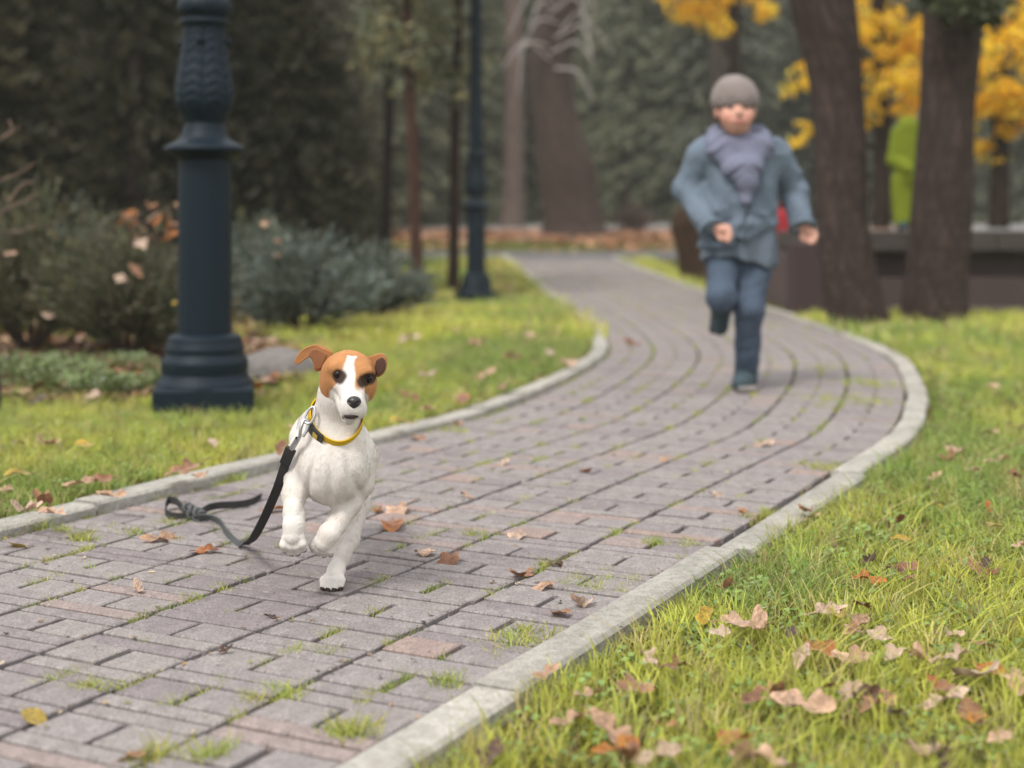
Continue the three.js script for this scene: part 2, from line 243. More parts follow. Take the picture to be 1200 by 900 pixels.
{ // kerb stones
  const r = rng(5), mats = [[0.62, 0.61, 0.59], [0.58, 0.57, 0.55], [0.66, 0.645, 0.62]].map(c => std(lin(...c), 0.9, { map: T.concrete, bumpMap: T.grainB, bumpScale: 0.004 }));
  for (const side of [-1, 1]) {
    let s = side < 0 ? 0.35 : 0.62;
    while (s < CLEN - 1.7) {
      const zz = pathAt(s, side)[1], bend = zz > 4.2 && zz < 8.5, len = bend ? 0.5 : 0.93, n = bend ? 6 : 4, out = (r() - 0.5) * 0.014 + (side > 0 && zz > 2.7 && zz < 3.5 ? 0.02 : 0), lift = (r() - 0.5) * 0.008, turn = (r() - 0.5) * 0.016, h = side < 0 ? 0.024 : 0.011, ou = r() * 4;
      const prof = [[0, -0.12], [0, h - 0.006], [0.006, h], [0.067, h], [0.073, h - 0.006], [0.073, -0.16]], P = [], U = [], I = [], g0 = 0.006 + r() * 0.006;
      for (let i = 0; i <= n; i++) { const [x, Z, dx, dz] = pathAt(s + g0 + (len - g0) * i / n, side); for (const [o, y] of prof) { const q = side * (o + 0.006 + out + turn * (i / n - 0.5)), ch = (vnoise(s * 30 + i, o * 60, side + 9) - 0.5) * 0.004; P.push(x + q * dz, gBase(Z) + y + lift + ch, -(Z - q * dx)); U.push((o + y) * 2 + ou, (s + len * i / n) * 2); } }
      const m = prof.length; for (let i = 0; i < n; i++) for (let k = 0; k < m - 1; k++) { const a = i * m + k; I.push(a, a + 1, a + m, a + 1, a + m + 1, a + m); }
      for (const e of [0, n * m]) for (let k = 1; k < m - 1; k++) I.push(e, e + k, e + k + 1);
      let g = new THREE.BufferGeometry(); g.setAttribute('position', new THREE.Float32BufferAttribute(P, 3)); g.setAttribute('uv', new THREE.Float32BufferAttribute(U, 2)); g.setIndex(I); g = g.toNonIndexed(); g.computeVertexNormals();
      part('kerb_stone', g, mats[Math.floor(r() * 3)], path);
      s += len;
    }
  }
}
add(path, 'path', 'winding path of grey and pink concrete pavers edged with kerb stones', 'path', null, 'structure');

// ------------------------------------------------------------------ grass
function tuft(seed, n, rad, h0, h1, wid, spread = 0.6) {
  const r = rng(seed), P = [], N = [], I = [];
  for (let b = 0; b < n; b++) {
    const a = r() * 6.283, q = rad * Math.sqrt(r()), x = Math.cos(a) * q, z = Math.sin(a) * q, h = rr(r, h0, h1), th = r() * 6.283, lean = h * spread * (0.2 + r()), lx = Math.cos(th) * lean, lz = Math.sin(th) * lean, f = r() * 6.283, wx = Math.cos(f) * wid * rr(r, 0.7, 1.2), wz = Math.sin(f) * wid, o = P.length / 3;
    const nx = -wz / wid, nz = wx / wid;
    [[0, 1], [0.5, 0.8], [0.85, 0.45]].forEach(([t, w]) => { const y = h * (t - 0.25 * t * t * spread), cx = x + lx * t * t, cz = z + lz * t * t; P.push(cx - wx * w / 2, y, cz - wz * w / 2, cx + wx * w / 2, y, cz + wz * w / 2); });
    P.push(x + lx, h * (1 - 0.25 * spread), z + lz); for (let k = 0; k < 7; k++) N.push(nx, 0.35, nz);
    I.push(o, o + 1, o + 2, o + 1, o + 3, o + 2, o + 2, o + 3, o + 4, o + 3, o + 5, o + 4, o + 4, o + 5, o + 6);
  }
  const g = new THREE.BufferGeometry(); g.setAttribute('position', new THREE.Float32BufferAttribute(P, 3)); g.setAttribute('normal', new THREE.Float32BufferAttribute(N, 3)); g.setIndex(I); return g;
}
const grassMat = new THREE.MeshPhysicalMaterial({ color: lin(1, 1, 1), roughness: 0.75, transmission: 0.35, thickness: 0, side: THREE.DoubleSide });
function instanced(geo, mat, list, name, label, category) { // list: [x, y, z, ry, scale, scaleY, [r,g,b]]
  const m = new THREE.InstancedMesh(geo, mat, list.length), o = new THREE.Object3D(), c = new THREE.Color();
  list.forEach((a, i) => { o.position.set(a[0], a[1], a[2]); o.rotation.set(a[7] || 0, a[3], a[8] || 0); o.scale.set(a[4], a[5], a[4]); o.updateMatrix(); m.setMatrixAt(i, o.matrix); m.setColorAt(i, c.setRGB(...a[6])); });
  m.instanceMatrix.needsUpdate = true; return add(m, name, label, category, null, 'stuff');
}
{
  const r = rng(99), near = [[], []], low = [], far = [];
  const tone = (x, Z, side) => { const a = fbm(x * 1.6 + 5, Z * 1.1, 1), q = r(); let c = q < 0.17 ? [0.6, 0.52, 0.22] : q < 0.22 ? [0.36, 0.27, 0.14] : a > 0.5 ? [0.56, 0.585, 0.1] : a > 0.41 ? [0.44, 0.51, 0.09] : [0.31, 0.42, 0.08]; return vary(r, c, 0.28); };
  const put = (x, Z, list, k) => list.push([x, lawnY(x, Z) - 0.004, -Z, r() * 6.28, k * rr(r, 0.75, 1.25), k * rr(r, 0.65, 1.3), tone(x, Z)]);
  const bare = (x, Z) => { // where leaf litter, shrubs or trodden soil thin the lawn out
    if (x < 0 && Z > 4) { const u = 600 + F * x / Z, v = HORIZON + F * EYE / Z; return u < 330 ? sstep(488, 460, v) * 0.95 : u < 500 ? sstep(395, 375, v) * 0.9 : sstep(365, 350, v) * 0.6; }
    return 0.12 + 0.35 * sstep(0.52, 0.66, fbm(x * 2.3, Z * 1.4, 8));
  };
  for (let Z = 1.15; Z < 20;) {
    const dens = Z < 2.6 ? 2600 : Z < 4.5 ? 1900 : Z < 7.5 ? 1000 : Z < 11 ? 420 : 160, dz = Z < 4 ? 0.04 : 0.1, hw = 0.37 * Z + 0.55, n = Math.round(dens * dz * hw * 2);
    for (let i = 0; i < n; i++) {
      const x = rr(r, -hw, hw), z = Z + r() * dz, [d, s] = pathSide(x, z);
      if (d < 0.088 || r() < bare(x, z)) continue;
      if (s > 0 && z > 9.6 && x > 1.95) continue;             // the platform stands here
      if (Z < 7.5) (r() < 0.2 ? low : near[r() < 0.5 ? 0 : 1]) && put(x, z, r() < 0.18 ? low : near[r() < 0.5 ? 0 : 1], (s < 0 ? 0.85 : 1.0) * (d < 0.12 ? 0.85 : 1)); else put(x, z, far, 1);
    }
    Z += dz;
  }
  instanced(tuft(1, 9, 0.022, 0.028, 0.066, 0.0032), grassMat, near[0], 'lawn_grass', 'yellow-green lawn grass beside the kerbs', 'grass');
  instanced(tuft(2, 8, 0.026, 0.022, 0.085, 0.003, 0.8), grassMat, near[1], 'lawn_grass', 'longer thin blades mixed into the lawn beside the kerbs', 'grass');
  { // low clover-like herbs
    const it = [], q = rng(4); for (let i = 0; i < 9; i++) { const a = q() * 6.28, b = q() * 0.03; it.push([V(Math.cos(a) * b, 0.012 + q() * 0.022, Math.sin(a) * b), V(Math.cos(a), 0.35, Math.sin(a)), 0.013, 0.0085, [0.7, 0.8, 0.8], q()]); }
    const g = leafCloud(it); g.deleteAttribute('color'); low.forEach(l => { l[6] = vary(r, [0.22, 0.33, 0.08], 0.3); }); for (let i = 0; i < 900; i++) { const p = pixel(rr(r, -20, 280), rr(r, 438, 478)); if (vnoise(p.x * 4, p.z * 4, 5) < 0.55) continue; const k = rr(r, 0.9, 2.0); low.push([p.x, lawnY(p.x, -p.z), p.z, r() * 6.28, k, k * 1.5, vary(r, [0.13, 0.18, 0.05], 0.35)]); } instanced(g, grassMat, low, 'ground_herb', 'low round-leaved herbs growing through the lawn', 'ground cover');
  }
  instanced(tuft(3, 10, 0.088, 0.037, 0.105, 0.01), grassMat, far, 'far_grass', 'grass of the lawn around the lamp posts and far tree trunks', 'grass');
  // tufts growing out of the paving joints
  const j = [], W = 1 / 3;
  const weed = (x, Z, k) => j.push([x, gBase(Z) - 0.012, -Z, r() * 6.28, k * rr(r, 0.7, 1.2), k * rr(r, 0.55, 1.05), vary(r, r() < 0.35 ? [0.55, 0.52, 0.12] : [0.38, 0.46, 0.09], 0.25)]);
  for (let i = 0; i < 1400; i++) {
    const s = rr(r, 0.8, CLEN - 3), c = Math.floor(r() * 6), mid = r() < 0.4, t = -1 + (c + (mid ? 0.5 : 0)) * W, p = pathAt(s, t); if (p[1] > 4 && r() < 0.35) continue;
    const n = r() < 0.25 ? 9 : 3, k = p[1] > 4 ? 0.8 : 0.68; for (let q = 0; q < n; q++) { const e = (r() - 0.5) * (n > 3 ? 0.09 : 0.03), o = (r() - 0.5) * 0.008; weed(p[0] + p[2] * e + p[3] * o, p[1] + p[3] * e - p[2] * o, k); }
  }
  for (const [u, v, n, sp, k] of [[690, 685, 26, 0.05, 0.8], [715, 692, 10, 0.03, 0.7], [612, 745, 34, 0.05, 0.95], [590, 757, 14, 0.05, 0.7], [640, 662, 12, 0.03, 0.8], [560, 628, 14, 0.02, 0.9], [520, 800, 16, 0.025, 0.9], [412, 860, 26, 0.03, 1.1], [763, 635, 14, 0.02, 0.9], [808, 637, 14, 0.03, 0.8], [738, 680, 10, 0.03, 0.7], [335, 812, 20, 0.03, 0.85], [300, 822, 10, 0.02, 0.8], [98, 632, 14, 0.015, 1.1], [265, 563, 26, 0.03, 1.1], [40, 618, 22, 0.03, 1.1], [70, 622, 12, 0.02, 0.8], [200, 612, 22, 0.035, 0.7], [158, 624, 14, 0.02, 0.9], [245, 888, 14, 0.02, 1], [188, 884, 12, 0.02, 1], [105, 806, 12, 0.02, 0.9], [258, 688, 10, 0.02, 0.7], [222, 700, 10, 0.02, 0.6], [530, 505, 12, 0.03, 1], [970, 548, 22, 0.05, 1], [1000, 470, 70, 0.16, 1.0], [1025, 450, 60, 0.14, 1.0], [960, 430, 30, 0.2, 0.9], [905, 605, 26, 0.05, 0.9], [385, 763, 10, 0.02, 0.7], [435, 718, 8, 0.02, 0.7], [440, 598, 8, 0.02, 0.7]]) {
    const p = pixel(u, v); for (let i = 0; i < n; i++) weed(p.x + (r() + r() - 1) * sp * 1.3, -p.z + (r() + r() - 1) * sp * 1.3, k);
  }
  for (let i = 0; i < 420; i++) { const side = r() < 0.62 ? -1 : 1, s = rr(r, 0.8, CLEN - 4), p = pathAt(s, side * 0.985); if (vnoise(s * 2.2, side * 3) < 0.5) continue; for (let q = 0; q < 2; q++) weed(p[0] + (r() - 0.5) * 0.03, p[1] + (r() - 0.5) * 0.03, 0.65); }
  instanced(tuft(8, 9, 0.012, 0.022, 0.05, 0.0026, 0.95), grassMat, j, 'joint_weed', 'small grass tufts sprouting from the joints of the pavers', 'weeds');
  // crumbs of leaf, soil and bark lying on the paving, mostly along the joints
  const g2 = []; for (let i = 0; i < 2600; i++) { const p = pathAt(rr(r, 0.8, 8), r() < 0.55 ? -1 + Math.floor(r() * 7) * W + (r() - 0.5) * 0.05 : rr(r, -1, 1)), k = rr(r, 0.5, 1.9); if (vnoise(p[0] * 5, p[1] * 5, 2) < 0.4) continue; g2.push([p[0], gBase(p[1]) + 0.0025, -p[1], r() * 6.28, k, k, vary(r, [[0.16, 0.11, 0.07], [0.3, 0.2, 0.11], [0.09, 0.07, 0.05], [0.42, 0.34, 0.22], [0.2, 0.2, 0.07]][i % 5], 0.3), (r() - 0.5) * 0.5, (r() - 0.5) * 0.5]); }
  const cr = leafCloud([[V(-0.003, 0, 0), V(1, 0.1, 0), 0.006, 0.004, [1, 1, 1], 0.2], [V(0, 0.0005, 0.001), V(0.3, 0.2, 1), 0.004, 0.003, [1, 1, 1], 0.5]]); cr.deleteAttribute('color');
  instanced(cr, std(lin(1, 1, 1), 0.9), g2, 'path_crumb', 'crumbs of leaf and soil scattered over the pavers', 'debris');
}
// ------------------------------------------------------------------ lamp posts
function lampPost(Z, x, y, label, turn, foot) {
  const g = new THREE.Group(); g.position.set(x, y, -Z); g.rotation.y = turn; const k = 1 / 360;
  const iron = new THREE.MeshPhysicalMaterial({ color: lin(0.005, 0.0125, 0.021), roughness: 0.5, specularIntensity: 0.42, side: THREE.DoubleSide, bumpMap: T.grainB, bumpScale: 0.0012 });
  const lathe = (pts, sides = 40) => { const q = new THREE.LatheGeometry(pts.map(([r, h]) => new THREE.Vector2(r * k, h * k)), sides); return q; };
  const smooth = (pts, n = 40) => new THREE.SplineCurve(pts.map(p => new THREE.Vector2(...p))).getPoints(n).map(p => [p.x, p.y]);
  part('base', (() => { const b = new RoundedBoxGeometry(0.315, 0.115 + foot, 0.315, 3, 0.012); b.translate(0, (0.115 - foot) / 2, 0); return b; })(), iron, g);
  part('base_moulding', lathe([...smooth([[57, 39], [56, 44], [51, 50], [49, 55]], 10), [50, 57], ...smooth([[50, 61], [50.5, 68], [47, 74], [45, 78]], 10), [46, 80], [46, 84], ...smooth([[45, 86], [43, 92], [42, 97], [37, 99], [31.5, 101]], 10)]), iron, g);
  const sh = new THREE.CylinderGeometry(30.5 * k, 31.5 * k, 206 * k, 12); sh.translate(0, (100 + 103) * k, 0); part('shaft', sh, iron, g);
  part('collar', lathe(smooth([[31, 303], [34, 306], [46, 312], [46.5, 318], [40, 322], [30, 328], [25, 338], [23, 346]], 26)), iron, g);
  // urn with eight leaf petals in relief
  const P = [], U = [], I = [], n = 60, sd = 96;
  const prof = new THREE.SplineCurve([[23, 346], [26, 352], [32, 366], [33.5, 382], [31.5, 400], [28, 420], [25.5, 440], [24.5, 452], [26, 460]].map(p => new THREE.Vector2(...p)));
  for (let i = 0; i <= n; i++) { const t = i / n, p = prof.getPoint(t); for (let j = 0; j <= sd; j++) { const a = j / sd * Math.PI * 2, c = Math.abs(((a * 8 / (2 * Math.PI)) % 1) - 0.5) * 2, pet = sstep(0.06, 0.3, 1 - c), rib = 0.5 + 0.5 * Math.cos(t * 75 - (1 - c) * 4), band = sstep(0.12, 0.3, t) * (1 - sstep(0.85, 0.95, t)); const q = p.x * (1 + band * (0.05 * pet + 0.035 * rib * pet - 0.03)); P.push(Math.cos(a) * q * k, p.y * k, Math.sin(a) * q * k); U.push(a, t); } }
  for (let i = 0; i < n; i++) for (let j = 0; j < sd; j++) { const a = i * (sd + 1) + j, b = a + sd + 1; I.push(a, b, a + 1, a + 1, b, b + 1); }
  const ug = new THREE.BufferGeometry(); ug.setAttribute('position', new THREE.Float32BufferAttribute(P, 3)); ug.setAttribute('uv', new THREE.Float32BufferAttribute(U, 2)); ug.setIndex(I); ug.computeVertexNormals();
  part('urn', ug, iron, g);
  for (let i = 0; i < 4; i++) { const a = i * Math.PI / 2 + 0.2, s = new THREE.SphereGeometry(4.5 * k, 12, 8); s.scale(1, 1.2, 1); s.translate(Math.cos(a) * 27 * k, 441 * k, Math.sin(a) * 27 * k); part('knob', s, iron, g); }
  part('neck_ring', lathe([...smooth([[26, 460], [29, 462], [29, 466], [26, 468], [27, 471], [31, 476], [32, 483], [30, 489], [25, 492], [20, 496]], 30)]), iron, g);
  const up = new THREE.CylinderGeometry(19 * k, 23 * k, 720 * k, 12); up.translate(0, (495 + 360) * k, 0); part('upper_shaft', up, iron, g);
  part('lantern_holder', lathe(smooth([[15, 1214], [24, 1220], [18, 1232], [30, 1250], [52, 1256], [54, 1262], [40, 1266]], 24)), iron, g);
  const glass = new THREE.MeshPhysicalMaterial({ color: 0xf4f1e8, roughness: 0.5, transmission: 0.5, thickness: 0, side: THREE.DoubleSide });
  part('lantern_glass', lathe(smooth([[40, 1266], [62, 1320], [70, 1380], [60, 1420]], 14), 8), glass, g);
  part('lantern_roof', lathe(smooth([[74, 1420], [66, 1436], [30, 1460], [10, 1480], [5, 1500], [0.5, 1512]], 18), 8), iron, g);
  return add(g, 'lamp_post', label, 'lamp post', 'cast iron lamp posts along the path');
}
{
  const p = at(240, 491, 4.63); lampPost(4.63, p.x, p.y, 'dark cast iron lamp post with leafy urn beside the flat grey rock', 0.18, 0.05);
  const q = at(558, 357, 12.7); lampPost(12.7, q.x, q.y, 'dark cast iron lamp post standing behind the slim tree trunks by the path bend', 0.35, 0.1);
}
// ------------------------------------------------------------------ trees
function leafTree(name, label, group, trunkPts, barkCol, crownItems, leafO, limbs = [], base) {
  const g = new THREE.Group(); g.position.copy(base); const loc = p => p.clone().sub(base);
  const tp = trunkPts.map(([p, r]) => [loc(p), r]), m = barkMat(lin(...barkCol));
  part('trunk', limb(tp, 36, 28, 0.07, tp[0][1] * 31), m, g);
  limbs.forEach((l, i) => part('limb', limb(l.map(([p, r]) => [loc(p), r]), 12, 9, 0.05, i + 3), m, g));
  if (crownItems.length) part('crown', leafCloud(crownItems.map(c => [loc(c[0]), ...c.slice(1)])), leafMat(leafO), g);
  return add(g, name, label, 'tree', group);
}
function clump(r, items, c, R, n, len, cols, flat = 0.7) { for (let i = 0; i < n; i++) { const a = r() * 6.283, e = Math.acos(2 * r() - 1), q = R * Math.cbrt(r()), p = V(c.x + q * Math.sin(e) * Math.cos(a), c.y + q * Math.cos(e) * flat, c.z + q * Math.sin(e) * Math.sin(a)); items.push([p, V(r() - 0.5, -0.5 * r() - 0.1, r() - 0.5), len * rr(r, 0.7, 1.3), len * rr(r, 0.55, 0.95), vary(r, cols[Math.floor(r() * cols.length)], 0.3), r() * 6.28]); } }
{
  const r = rng(31), Z = 8.7, k = Z / F, gy = lawnY(at(1000, 385, Z).x, Z);
  const col = [0.12, 0.104, 0.099], mk = (rows) => rows.map(([u, v, w]) => [at(u, v, Z), w / 2 * k]);
  // trunk leaning to the left, beside the platform
  const t1 = mk([[1009, 402, 70], [1007, 378, 70], [999, 340, 66], [989, 280, 60], [985, 200, 58], [980, 100, 60], [963, 0, 78], [948, -110, 66], [950, -300, 58], [966, -600, 46], [960, -1000, 26]]);
  const c1 = [], l1 = [];
  for (let i = 0; i < 9; i++) { const s = at(955 + 8 * (r() - 0.5), -330 - i * 70, Z), a = r() * 6.28, e = s.clone().add(V(Math.cos(a) * 1.7, 0.9 + r(), Math.sin(a) * 1.7)); l1.push([[s, 0.06], [s.clone().lerp(e, 0.5).add(V(0, 0.15, 0)), 0.04], [e, 0.012]]); for (let q = 0; q < 3; q++) clump(r, c1, e.clone().add(V(r() - 0.5, r() * 0.6, r() - 0.5)), 0.7, 110, 0.15, [[0.16, 0.14, 0.03], [0.3, 0.22, 0.03], [0.1, 0.11, 0.03]]); }
  leafTree('park_tree', 'grey-brown tree trunk leaning left, nearest the running child', null, t1, col, c1, {}, [[[at(966, 10, Z), 0.15], [at(940, -60, Z), 0.13], [at(900, -190, Z - 0.2), 0.1], [at(850, -420, Z - 0.3), 0.05]], ...l1], V(t1[0][0].x, gy, -Z));
  const Z2 = 8.9, k2 = Z2 / F, t2 = [[1097, 402, 108], [1096, 378, 80], [1098, 320, 72], [1104, 240, 70], [1111, 120, 64], [1118, 0, 70], [1122, -120, 60], [1120, -400, 48], [1128, -900, 26]].map(([u, v, w]) => [at(u, v, Z2), w / 2 * k2]);
  const c2 = [], l2 = [];
  for (let i = 0; i < 9; i++) { const s = at(1121, -280 - i * 68, Z2), a = r() * 6.28, e = s.clone().add(V(Math.cos(a) * 1.6, 0.8 + r(), Math.sin(a) * 1.6)); l2.push([[s, 0.055], [s.clone().lerp(e, 0.5).add(V(0, 0.12, 0)), 0.035], [e, 0.012]]); for (let q = 0; q < 3; q++) clump(r, c2, e.clone().add(V(r() - 0.5, r() * 0.6, r() - 0.5)), 0.7, 110, 0.15, [[0.1, 0.12, 0.03], [0.14, 0.14, 0.03], [0.07, 0.09, 0.03]]); }
  for (const [u, v, R] of [[1120, 8, 0.16], [1098, 0, 0.12], [1150, 15, 0.13], [1165, 0, 0.12]]) clump(r, c2, at(u, v, Z2 - 0.35), R, 60, 0.07, [[0.045, 0.055, 0.02], [0.06, 0.07, 0.025]]);
  l2.push([[at(1120, 10, Z2), 0.04], [at(1130, 0, Z2 - 0.3), 0.02], [at(1160, -5, Z2 - 0.4), 0.01]]);
  leafTree('park_tree', 'straight grey-brown tree trunk with a dark leafy sprig high up, before the person in lime', null, t2, col, c2, {}, l2, V(t2[0][0].x, gy, -Z2));
}
{ // big tree with the bulging foot beyond the road
  const r = rng(33), Z = 26, k = Z / F, T3 = [[672, 282, 92], [672, 268, 74], [668, 240, 66], [662, 190, 68], [650, 130, 56], [645, 70, 50], [655, 10, 52], [668, -60, 48], [672, -200, 36], [668, -330, 14]].map(([u, v, w]) => [at(u, v, Z), w / 2 * k]);
  const br = []; for (let i = 0; i < 13; i++) { const y0 = 100 - i * 9, s = at(650 + (r() - 0.5) * 20, y0 - 20, Z - 0.4), dx = r() < 0.6 ? -1 : 1; br.push([[s, 0.022], [s.clone().add(V(dx * rr(r, 0.2, 0.5), rr(r, -0.1, 0.3), 0.3)), 0.018], [s.clone().add(V(dx * rr(r, 0.4, 1.0), -0.1 - r() * 0.7, 0.4)), 0.008]]); }
  const g = leafTree('park_tree', 'thick old brown tree trunk with swollen foot and pale drooping twigs beyond the drive', null, T3, [0.15, 0.13, 0.122], [], {}, [], V(T3[0][0].x, gBase(Z), -Z));
  const pale = std(lin(0.42, 0.38, 0.37), 0.9); br.forEach((b, i) => { const m = part('pale_twig', limb(b.map(([p, q]) => [p.clone().sub(g.position), q]), 8, 6, 0.03, i), pale, g); m.castShadow = true; });
  const Zb = 32, kb = Zb / F; const T4 = [[600, 272, 34], [601, 240, 26], [602, 160, 22], [603, 60, 20], [600, -100, 16], [604, -300, 6]].map(([u, v, w]) => [at(u, v, Zb), w / 2 * kb]);
  leafTree('park_tree', 'pale grey far tree trunk beside the thick old one', null, T4, [0.3, 0.275, 0.265], [], {}, [], V(T4[0][0].x, gBase(Zb), -Zb));
  const T5 = [[845, 262, 26], [844, 200, 22], [842, 60, 20], [846, -80, 18], [850, -220, 6]].map(([u, v, w]) => [at(u, v, 34), w / 2 * 34 / F]);
  leafTree('park_tree', 'slender far trunk rising behind the head of the running child', null, T5, [0.12, 0.11, 0.1], [], {}, [], V(T5[0][0].x, gBase(34), -34));
}
{ // three slim trunks by the second lamp
  const r = rng(36), mk = (Z, rows) => rows.map(([u, v, w]) => [at(u, v, Z), w / 2 * Z / F]);
  const foliage = (Z, u, R0) => { const c = []; for (let i = 0; i < 26; i++) clump(r, c, at(u + (r() - 0.5) * R0, rr(r, -190, 95), Z + (r() - 0.5) * 0.8), 0.22, 40, 0.1, [[0.12, 0.135, 0.08], [0.16, 0.165, 0.09], [0.22, 0.2, 0.1]], 1); return c; };
  const defs = [[13.4, [[450, 345, 15], [452, 290, 13], [455, 150, 12], [457, 0, 11], [457, -200, 6]], [0.03, 0.025, 0.025], 'slim near-black tree trunk among the blue-green junipers'], [12.3, [[490, 356, 18], [488, 300, 14], [484, 180, 13], [478, 60, 12], [474, -180, 5]], [0.15, 0.095, 0.075], 'slim reddish-brown tree trunk just left of the far lamp post'.replace('just left of', 'between junipers and')], [14.2, [[531, 338, 16], [532, 290, 13], [533, 180, 12], [536, 40, 11], [538, -180, 5]], [0.075, 0.055, 0.045], 'slim brown tree trunk right behind the far lamp post']];
  for (const [Z, rows, c, label] of defs) { const t = mk(Z, rows), lm = []; for (let i = 0; i < 8; i++) { const s = at(rows[2][0], 90 - i * 32, Z), a = r() * 6.28, e = s.clone().add(V(Math.cos(a) * 0.5, -0.05 + r() * 0.2, Math.sin(a) * 0.5)); lm.push([[s, 0.012], [s.clone().lerp(e, 0.5), 0.009], [e, 0.004]]); } leafTree('slim_tree', label, null, t, c, foliage(Z, rows[2][0], 60), {}, lm, V(t[0][0].x, gBase(Z), -Z)); }
}
{ // yellow maples behind the platform
  const cols = [[0.9, 0.6, 0.02], [0.92, 0.66, 0.03], [0.84, 0.5, 0.02], [0.82, 0.66, 0.05]];
  const maple = (seed, Z, tu, blobs, label) => { const r = rng(seed), c = [], lm = [], t = [[at(tu, 268, Z), 0.13], [at(tu + 2, 150, Z), 0.1], [at(tu - 3, 0, Z), 0.08], [at(tu, -150, Z), 0.05], [at(tu, -260, Z), 0.02]]; for (const [u, v, R, n] of blobs) { const p = at(u, v, Z + (r() - 0.5) * 1.2); for (let q = 0; q < 5; q++) clump(r, c, p.clone().add(V((r() - 0.5) * R * 3.2, (r() - 0.5) * R * 2.4, (r() - 0.5) * R * 2)), R * rr(r, 0.35, 1.1), Math.round(n * 1.1), 0.11, cols); const s = at(tu, Math.min(v + 60, 180), Z); lm.push([[s, 0.04], [s.clone().lerp(p, 0.6).add(V(0, 0.1, 0)), 0.025], [p, 0.01]]); } leafTree('maple_tree', label, null, t, [0.07, 0.055, 0.05], c, { transmission: 0.55 }, lm, V(t[0][0].x, gBase(Z), -Z)); };
  maple(41, 19, 1032, [[1025, 20, 0.4, 90], [1050, 60, 0.45, 100], [1070, 20, 0.4, 80], [1035, 100, 0.35, 80], [1075, 105, 0.25, 50], [1010, 60, 0.25, 40], [1045, -40, 0.6, 110], [955, 95, 0.2, 25], [948, 150, 0.15, 12], [1060, -120, 0.7, 120]], 'bright yellow maple seen between the two grey-brown trunks');
  maple(42, 18, 1170, [[1165, 90, 0.32, 70], [1190, 60, 0.4, 90], [1195, 130, 0.32, 60], [1160, 130, 0.25, 40], [1200, 5, 0.5, 100], [1170, -30, 0.5, 90], [1150, 170, 0.14, 20], [1230, 80, 0.5, 80], [1200, -120, 0.7, 100]], 'bright yellow maple right of the trunk with the leafy sprig'.replace('right of', 'behind and past'));
  maple(43, 24, 862, [[835, 5, 0.3, 60], [870, 8, 0.3, 60], [855, -30, 0.6, 110], [820, -20, 0.4, 60], [885, -40, 0.5, 80], [815, 15, 0.15, 20]], 'orange-yellow maple crown hanging high above the running child');
}
// evergreens of the dense background: four shapes, copied
function conifer(seed, H, R, cols, n, upright = 0) {
  const r = rng(seed), it = [], g = new THREE.Group();
  for (let b = 0; b < n; b++) {
    const y = H * (0.02 + 0.96 * Math.pow(r(), 0.9)), a = r() * 6.283, L = R * Math.pow(1 - y / H, 0.55) * rr(r, 0.6, 1.1), dr = -0.25 - 0.25 * r();
    for (let q = 0; q < 14; q++) { const f = 0.2 + 0.8 * (q + r()) / 14, p = V(Math.cos(a) * L * f, y + dr * L * f * f, Math.sin(a) * L * f); it.push([p, V(Math.cos(a + (r() - 0.5) * 2) * (1 - 0.45 * upright), (dr - 0.2) * (1 - upright) + upright * 0.9 + 0.6 * (r() - 0.5), Math.sin(a + (r() - 0.5) * 2) * (1 - 0.45 * upright)), rr(r, 0.16, 0.36), rr(r, 0.07, 0.15), vary(r, cols[Math.floor(r() * cols.length)], 0.4), r() * 6.28]); }
  }
  part('trunk', limb([[V(0, -0.3, 0), R * 0.12], [V(0, H * 0.5, 0), R * 0.07], [V(0, H, 0), 0.02]], 6, 8), std(lin(0.06, 0.045, 0.04), 0.95), g);
  part('crown', leafCloud(it), leafMat({ transmission: 0.45 }), g); return g;
}
